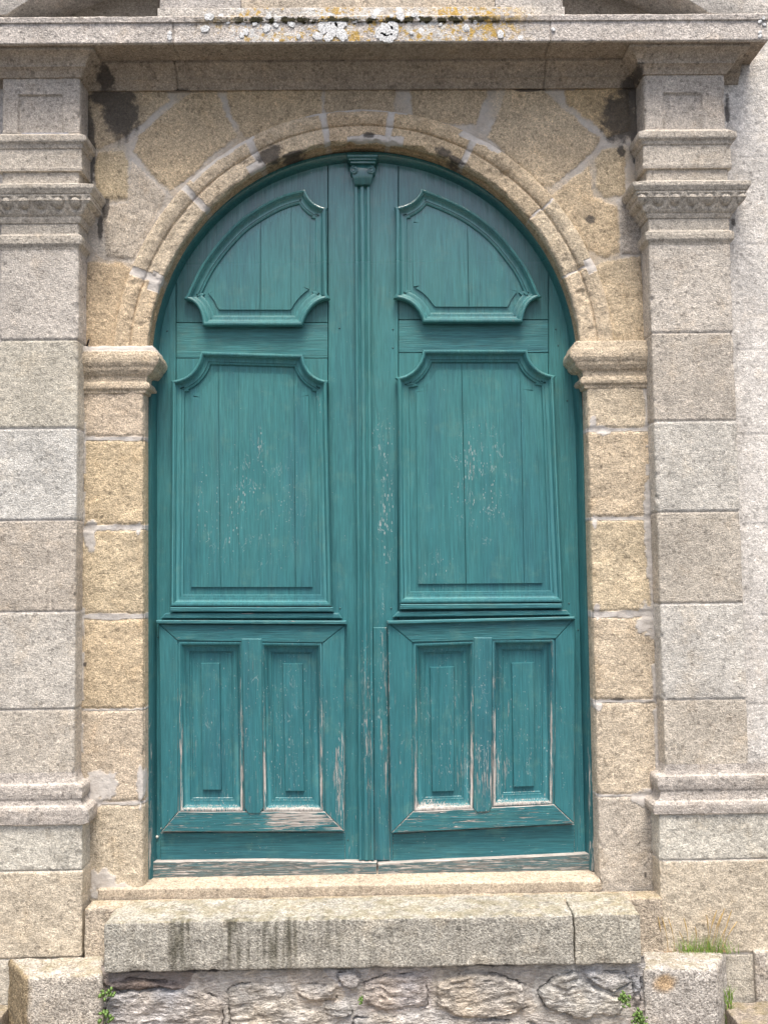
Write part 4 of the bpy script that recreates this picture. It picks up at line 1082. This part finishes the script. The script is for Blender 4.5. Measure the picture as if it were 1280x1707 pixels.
    F.prism(P2(top(m0+g, m1-g, 4)+[(m1-g, 1440), (m0+g, 1440)], YD), YD, YD+.02, .001)
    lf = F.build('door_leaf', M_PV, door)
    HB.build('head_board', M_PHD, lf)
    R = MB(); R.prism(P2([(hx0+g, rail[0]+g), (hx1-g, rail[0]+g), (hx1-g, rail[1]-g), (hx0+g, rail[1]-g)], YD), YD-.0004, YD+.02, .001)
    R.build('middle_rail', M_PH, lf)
    # arched and rectangular panels
    for nm, path, cuts, fo_ in (('arched_panel', upper, c_up, .074), ('tall_panel', rect, c_rc, .080)):
        p = ccw(P2(path, YD-.02))
        mb = MB(); mb.mould(p, MOULD); mb.build(nm+'_moulding', M_PV, lf)
        q = MB()
        q.facet(inset(p, .040), YD-.003)
        q.slab(inset(p, fo_), YD-.010, YD-.002)
        wc = []
        for (s0, s1, w) in cuts:
            A_, B_ = P2([s0, s1], YD-.01); wc.append((A_, B_, w*1.5))
        q.build(nm, M_PV, lf, cuts=wc)
    # ledge mouldings between tall panel and lower frame
    L = MB()
    for pl, yl in led: L.prism(P2(pl, yl+DS), yl+DS, YD+.005, .0035)
    L.build('ledge_moulding', M_PHW, lf)
    # raised lower frame with mitred corners
    yf = .060+DS
    po, pi_ = P2(fo, yf), P2(fi, yf)
    names = ['top', 'side', 'bottom', 'side']
    hor, ver = MB(), MB()
    for i in range(4):
        j = (i+1) % 4
        pl = np.array([po[i], po[j], pi_[j], pi_[i]]); c = pl.mean(0)
        pl = ccw(pl); pl = offs(pl, .0008)
        (hor if i % 2 == 0 else ver).prism(pl, yf+(.0006 if i % 2 else 0), YD+.003, .0025)
    lo = ver.build('lower_frame', M_PV, lf)
    hor.build('lower_frame_rail', M_PHW, lf)
    mt = MB(); mt.prism(P2(mun, yf-.004), yf-.004, YD+.003, .005); mt.build('muntin', M_PV, lf)
    prof = [(-.004, yf+.006), (.003, yf+.006), (.0035, yf+.003), (.008, yf+.001), (.014, yf+.004), (.018, yf+.013), (.026, yf+.021), (.036, yf+.0245), (.043, yf+.025), (.0435, yf+.030), (.050, yf+.031), (.053, yf+.0345)]
    for k_, (outer, field, cuts) in enumerate(pans):
        p = ccw(P2(outer, yf)); mb = MB(); mb.mould(p, prof); mb.build('lower_panel_moulding', M_PV, lf)
        q = MB(); a = offs(p, .050); b = ccw(P2(field, YD-.008))
        # align starts
        st = int(np.argmin([np.hypot(*(b[i]-a[0])) for i in range(4)])); b = np.roll(b, -st, 0); c = offs(b, .0025)
        y0, y1 = YD-.0005, YD-.011
        V = [(v[0], y0, v[1]) for v in a]+[(v[0], y0, v[1]) for v in b]+[(v[0], y1, v[1]) for v in c]
        Fc = [(k+i, k+(i+1) % 4, k+4+(i+1) % 4, k+4+i) for k in (0, 4) for i in range(4)]+[(8, 9, 10, 11)]
        q.add(V, Fc)
        q.build('lower_panel', M_PV, lf, cuts=[(*P2([s0, s1], YD-.01), w) for s0, s1, w in cuts])
    b_ = MB(); b_.prism(P2(br, YD-.005), YD-.005, YD+.003, .002); b_.build('bottom_rail', M_PH, lf)
    k_ = MB(); k_.prism(P2(kick, YD-.030), YD-.030, YD+.02, .003); k_.build('kickboard', M_PB, lf)
    # nail heads and pegs
    pegs = [(264, 1062), (256, 545), (279, 552), (566, 547), (258, 642), (567, 1014), (262, 1402), (580, 1400)] if side < 0 else [(655, 549), (655, 580), (926, 549), (930, 576), (652, 1014), (948, 1006), (963, 1050), (640, 1396), (945, 668)]
    bm = bmesh.new()
    for qx, qy in pegs:
        c = W(qx, qy, YD); bmesh.ops.create_uvsphere(bm, u_segments=10, v_segments=6, radius=.0042, matrix=Matrix.Translation((c[0], YD, c[2])) @ Matrix.Diagonal((1, .7, 1, 1)))
    me = bpy.data.meshes.new('nail_heads'); bm.to_mesh(me); bm.free(); finish(me); link('nail_heads', me, lf, [M_NAIL])
    if side < 0:
        bm = bmesh.new()
        for qx, qy, r in ((258, 1400, .0075), (251, 1418, .005), (266, 1386, .005)):
            c = W(qx, qy, .08); bmesh.ops.create_uvsphere(bm, u_segments=12, v_segments=8, radius=r, matrix=Matrix.Translation((c[0], YD-.003, c[2])) @ Matrix.Diagonal((1, .8, .85, 1)))
        me = bpy.data.meshes.new('white_stud'); bm.to_mesh(me); bm.free(); finish(me); link('white_stud', me, lf, [M_WHITE])
leaf(-1); leaf(1)

# fluted centre post with a small Ionic capital
def post():
    a_t, a_b = 591.0, 598.0
    prof = [(0, .100), (0, .072), (.7, .069), (4.4, .0685), (5.0, .075), (7, .0775), (9, .075), (9.6, .0685), (10.4, .067), (14.8, .067), (15.6, .0685), (16.2, .075), (18.2, .0775), (20.2, .075), (20.8, .0685), (24.6, .069), (25.4, .072), (25.4, .100)]
    ys = list(np.linspace(305, 1434, 24)); V = []; F = []
    for y in ys:
        x = a_t+(a_b-a_t)*(y-307)/1093
        for o, yy in prof:
            w = W(x+o, y, .07+DS); V.append((w[0], yy+DS, w[2]))
    n = len(prof)
    for i in range(len(ys)-1):
        for k in range(n-1): F.append((i*n+k, (i+1)*n+k, (i+1)*n+k+1, i*n+k+1))
    mb = MB(); mb.add(V, F)
    po = mb.build('centre_post', M_PV, door, ang=30)
    # plain cover strip beside the post, thicker towards the foot
    st = MB(); st.prism(P2([(622, 1046), (645, 1046), (650, 1434), (624, 1434)], .086+DS), .0865+DS, .1+DS, .002); st.build('cover_strip', M_PV, door)
    cap = MB()
    for x0, x1, y0, y1, yf in ((578, 630, 256.5, 262, .040), (581, 628, 262, 266.5, .046), (584, 626, 266.5, 272, .053)):
        cap.prism(P2([(x0, y0), (x1, y0), (x1, y1), (x0, y1)], yf+DS*.5), yf+DS*.5, .1+DS, .002)
    cap.prism(P2([(586, 273), (624, 273), (622, 292), (616.5, 307), (591.5, 307), (587, 292)], .06+DS*.7), .060+DS*.7, .1+DS, .003)
    for cx_ in (590, 619):
        for r0, r1, yf in ((7.2, 0, .050), ):
            c = W(cx_, 283, .055+DS*.7); n = 24
            ringp = [(c[0]+r0/400*math.cos(t), c[2]+r0/400*math.sin(t)) for t in [6.2832*i/n for i in range(n)]]
            cap.prism(ringp, .056+DS*.7, .1+DS, .001)
        # spiral bead
        V = []; F = []; m = 46; kk = 6
        for i in range(m):
            t = i/(m-1); an = t*4.0*math.pi*(1 if cx_ < 600 else -1)+math.pi/2; r = (6.6-5.4*t)/400
            for j in range(kk):
                b = 6.2832*j/kk; rad = .0024
                rr = r+rad*math.cos(b); V.append((c[0]+rr*math.cos(an), DS*.7+.0555-rad*1.2*math.sin(b), c[2]+rr*math.sin(an)))
        for i in range(m-1):
            for j in range(kk): F.append((i*kk+j, i*kk+(j+1) % kk, (i+1)*kk+(j+1) % kk, (i+1)*kk+j))
        cap.add(V, F)
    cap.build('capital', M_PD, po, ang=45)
post()

solid('pavement', box8(X(1206, 1690, -.16), X(1206, 1690, -.16)+1.6, -.80, -.13, -.05, Zz(1240, 1676, -.16)), M_STEP, None, (.33, .29, .245), .006, .004, .014, 91)['kind'] = 'structure'
solid('pavement', box8(PL[0]-1.2, X(12, 1690, -.16), -.80, -.112, -.05, Zz(10, 1684, -.16)), M_STEP, None, (.33, .29, .245), .006, .004, .014, 95)['kind'] = 'structure'
# ------------------------------------------------------------------ plants
def tube(V, F, pts, rads, k=4):
    b = len(V)
    for (p, r) in zip(pts, rads):
        for j in range(k):
            a = 6.2832*j/k; V.append((p[0]+r*math.cos(a), p[1]+r*math.sin(a), p[2]))
    for i in range(len(pts)-1):
        for j in range(k): F.append((b+i*k+j, b+i*k+(j+1) % k, b+(i+1)*k+(j+1) % k, b+(i+1)*k+j))
def mesh(name, V, F, mat, parent, smooth=True):
    me = bpy.data.meshes.new(name); me.from_pydata([tuple(map(float, v)) for v in V], [], F); me.validate()
    for p in me.polygons: p.use_smooth = smooth
    return link(name, me, parent, [mat])
def blade(V, F, rnd, base, h, lean, w, curl=.5):
    a = rnd.uniform(0, 6.28); dx, dy = math.cos(a), math.sin(a)*.5
    pts = []; rad = []
    for i in range(6):
        t = i/5; s = lean*(t**1.6)
        pts.append((base[0]+dx*s, base[1]+dy*s, base[2]+h*(t-curl*.35*t*t*lean/max(h, .01)))); rad.append(w*(1-t*.92))
    tube(V, F, pts, rad, 3)
def grass():
    rnd = random.Random(8); base = WZ(1165, 1585, ZC_R)
    g = empty('grass_clump', 'bright green grass tuft with straw coloured stalks on top of the right granite block', 'grass tuft')
    V, F = [], []
    for i in range(110):
        bx = rnd.gauss(0, .048)+.01; b = (base[0]+bx, base[1]+rnd.uniform(-.03, .0), ZC_R-.003)
        blade(V, F, rnd, b, rnd.uniform(.03, .085), rnd.uniform(.010, .045), rnd.uniform(.0011, .0019), .7)
    mesh('blades', V, F, M_GRASS, g)
    V, F = [], []
    for i in range(70):
        b = (base[0]+rnd.uniform(-.15, .10), base[1]+rnd.uniform(-.02, .0), ZC_R-.003)
        blade(V, F, rnd, b, rnd.uniform(.008, .03), rnd.uniform(.02, .05), rnd.uniform(.0010, .0016), 1)
    mesh('dry_blades', V, F, flat('dead_grass', (.42, .26, .14), .8, .3), g)
    for (x0, x1, y1, br) in ((1103, 1096, 1528, 2.0), (1110, 1102, 1528, 2.2), (1124, 1113, 1530, 1.6), (1148, 1139, 1530, 2.0), (1178, 1177, 1525, 1.8), (1180, 1194, 1517, 2.6), (1185, 1203, 1522, 2.0), (1190, 1207, 1514, 1.8), (1200, 1219, 1517, 1.6), (1203, 1228, 1536, 2.0), (1160, 1158, 1545, 1.4), (1140, 1131, 1552, 1.6), (1196, 1212, 1542, 1.5)):
        V, F = [], []
        a = WZ(x0+rnd.uniform(-3, 3), 1585, ZC_R); b = W(x1, y1, base[1]-.015)
        pts = []; rad = []
        for i in range(12):
            t = i/11; p = a+(b-a)*t; p[0] += .010*math.sin(t*3.14)*(1 if x1 > x0 else -1)*-.6
            pts.append(p); rad.append(.0011 if t < .55 else .0011+.0016*math.sin((t-.55)/.45*3.14)*br/2)
        tube(V, F, pts, rad, 5); mesh('seed_stalk', V, F, M_STRAW, g)
grass()
def weed(name, lab, cat, cx, cy, Y, r, nleaf, seed, blades=False, stem_dir=(0, 0, 1), lw=.009, group=None):
    rnd = random.Random(seed); c = W(cx, cy, Y)
    w = empty(name, lab, cat)
    if group: w['group'] = group
    V, F, SV, SF = [], [], [], []
    if blades:
        for i in range(nleaf):
            b = (c[0]+rnd.uniform(-.012, .012), c[1]+rnd.uniform(-.02, .0), c[2]+rnd.uniform(-.09, .05))
            blade(V, F, rnd, b, rnd.uniform(.03, .07), rnd.uniform(.01, .04), rnd.uniform(.0016, .0030), .8)
        mesh('blades', V, F, M_GRASS, w); return
    for i in range(nleaf):
        a = rnd.uniform(0, 6.28); q = r*math.sqrt(rnd.random())
        p = Vector((c[0]+q[0]*math.cos(a) if hasattr(q, '__len__') else c[0]+q*math.cos(a)*.8, c[1]-rnd.uniform(.0, .03), c[2]+q*math.sin(a)))
        root = Vector((c[0]+rnd.uniform(-.006, .006), c[1]+.02, c[2]-r*.2))
        tube(SV, SF, [root, root.lerp(p, .5)+Vector((0, -.006, .004)), p], [.0012, .001, .0008], 4)
        n = Vector((rnd.uniform(-.6, .6), -1, rnd.uniform(-.1, .9))).normalized(); t = n.orthogonal().normalized(); u = n.cross(t)
        t, u = t*math.cos(a)+u*math.sin(a), u*math.cos(a)-t*math.sin(a); L = lw*rnd.uniform(.7, 1.25)
        b = len(V); k = 8
        V.append(p+n*.0010)
        for j in range(k):
            an = 6.2832*j/k; V.append(p+t*(L*math.cos(an))+u*(L*.78*math.sin(an))-n*(.0015*abs(math.sin(an))))
        for j in range(k): F.append((b, b+1+j, b+1+(j+1) % k))
        V.append(p-n*.0012)
        for j in range(k): F.append((b+k+1, b+1+(j+1) % k, b+1+j))
    mesh('stems', SV, SF, M_LEAF, w); mesh('leaves', V, F, M_LEAF, w)
YRB = YF+.0
weed('weed', 'small round leaved weed in the dark crack beside the left granite block', 'weed', 181, 1655, YRB, .035, 16, 1, lw=.0075)
weed('weed', 'pale yellowish weed at the foot of the left granite block, near the bottom edge', 'weed', 178, 1694, YRB, .030, 12, 2, lw=.0085)
weed('weed', 'green weed sprig growing from the rubble above the lower weed by the right block', 'weed', 1039, 1662, YRB-.01, .028, 44, 3, lw=.0055)
weed('weed', 'low green weed in the corner of rubble and right granite block, lowest on the right', 'weed', 1063, 1697, YRB-.015, .034, 60, 4, lw=.0062)
weed('weed', 'tiny green sprout alone in the middle of the rubble wall', 'weed', 602, 1665, YRB-.005, .013, 16, 5, lw=.0042)
weed('grass_clump', 'thin grass growing up the outer side of the right granite block beside the paving', 'grass tuft', 1213, 1680, -.17, .03, 46, 6, blades=True)
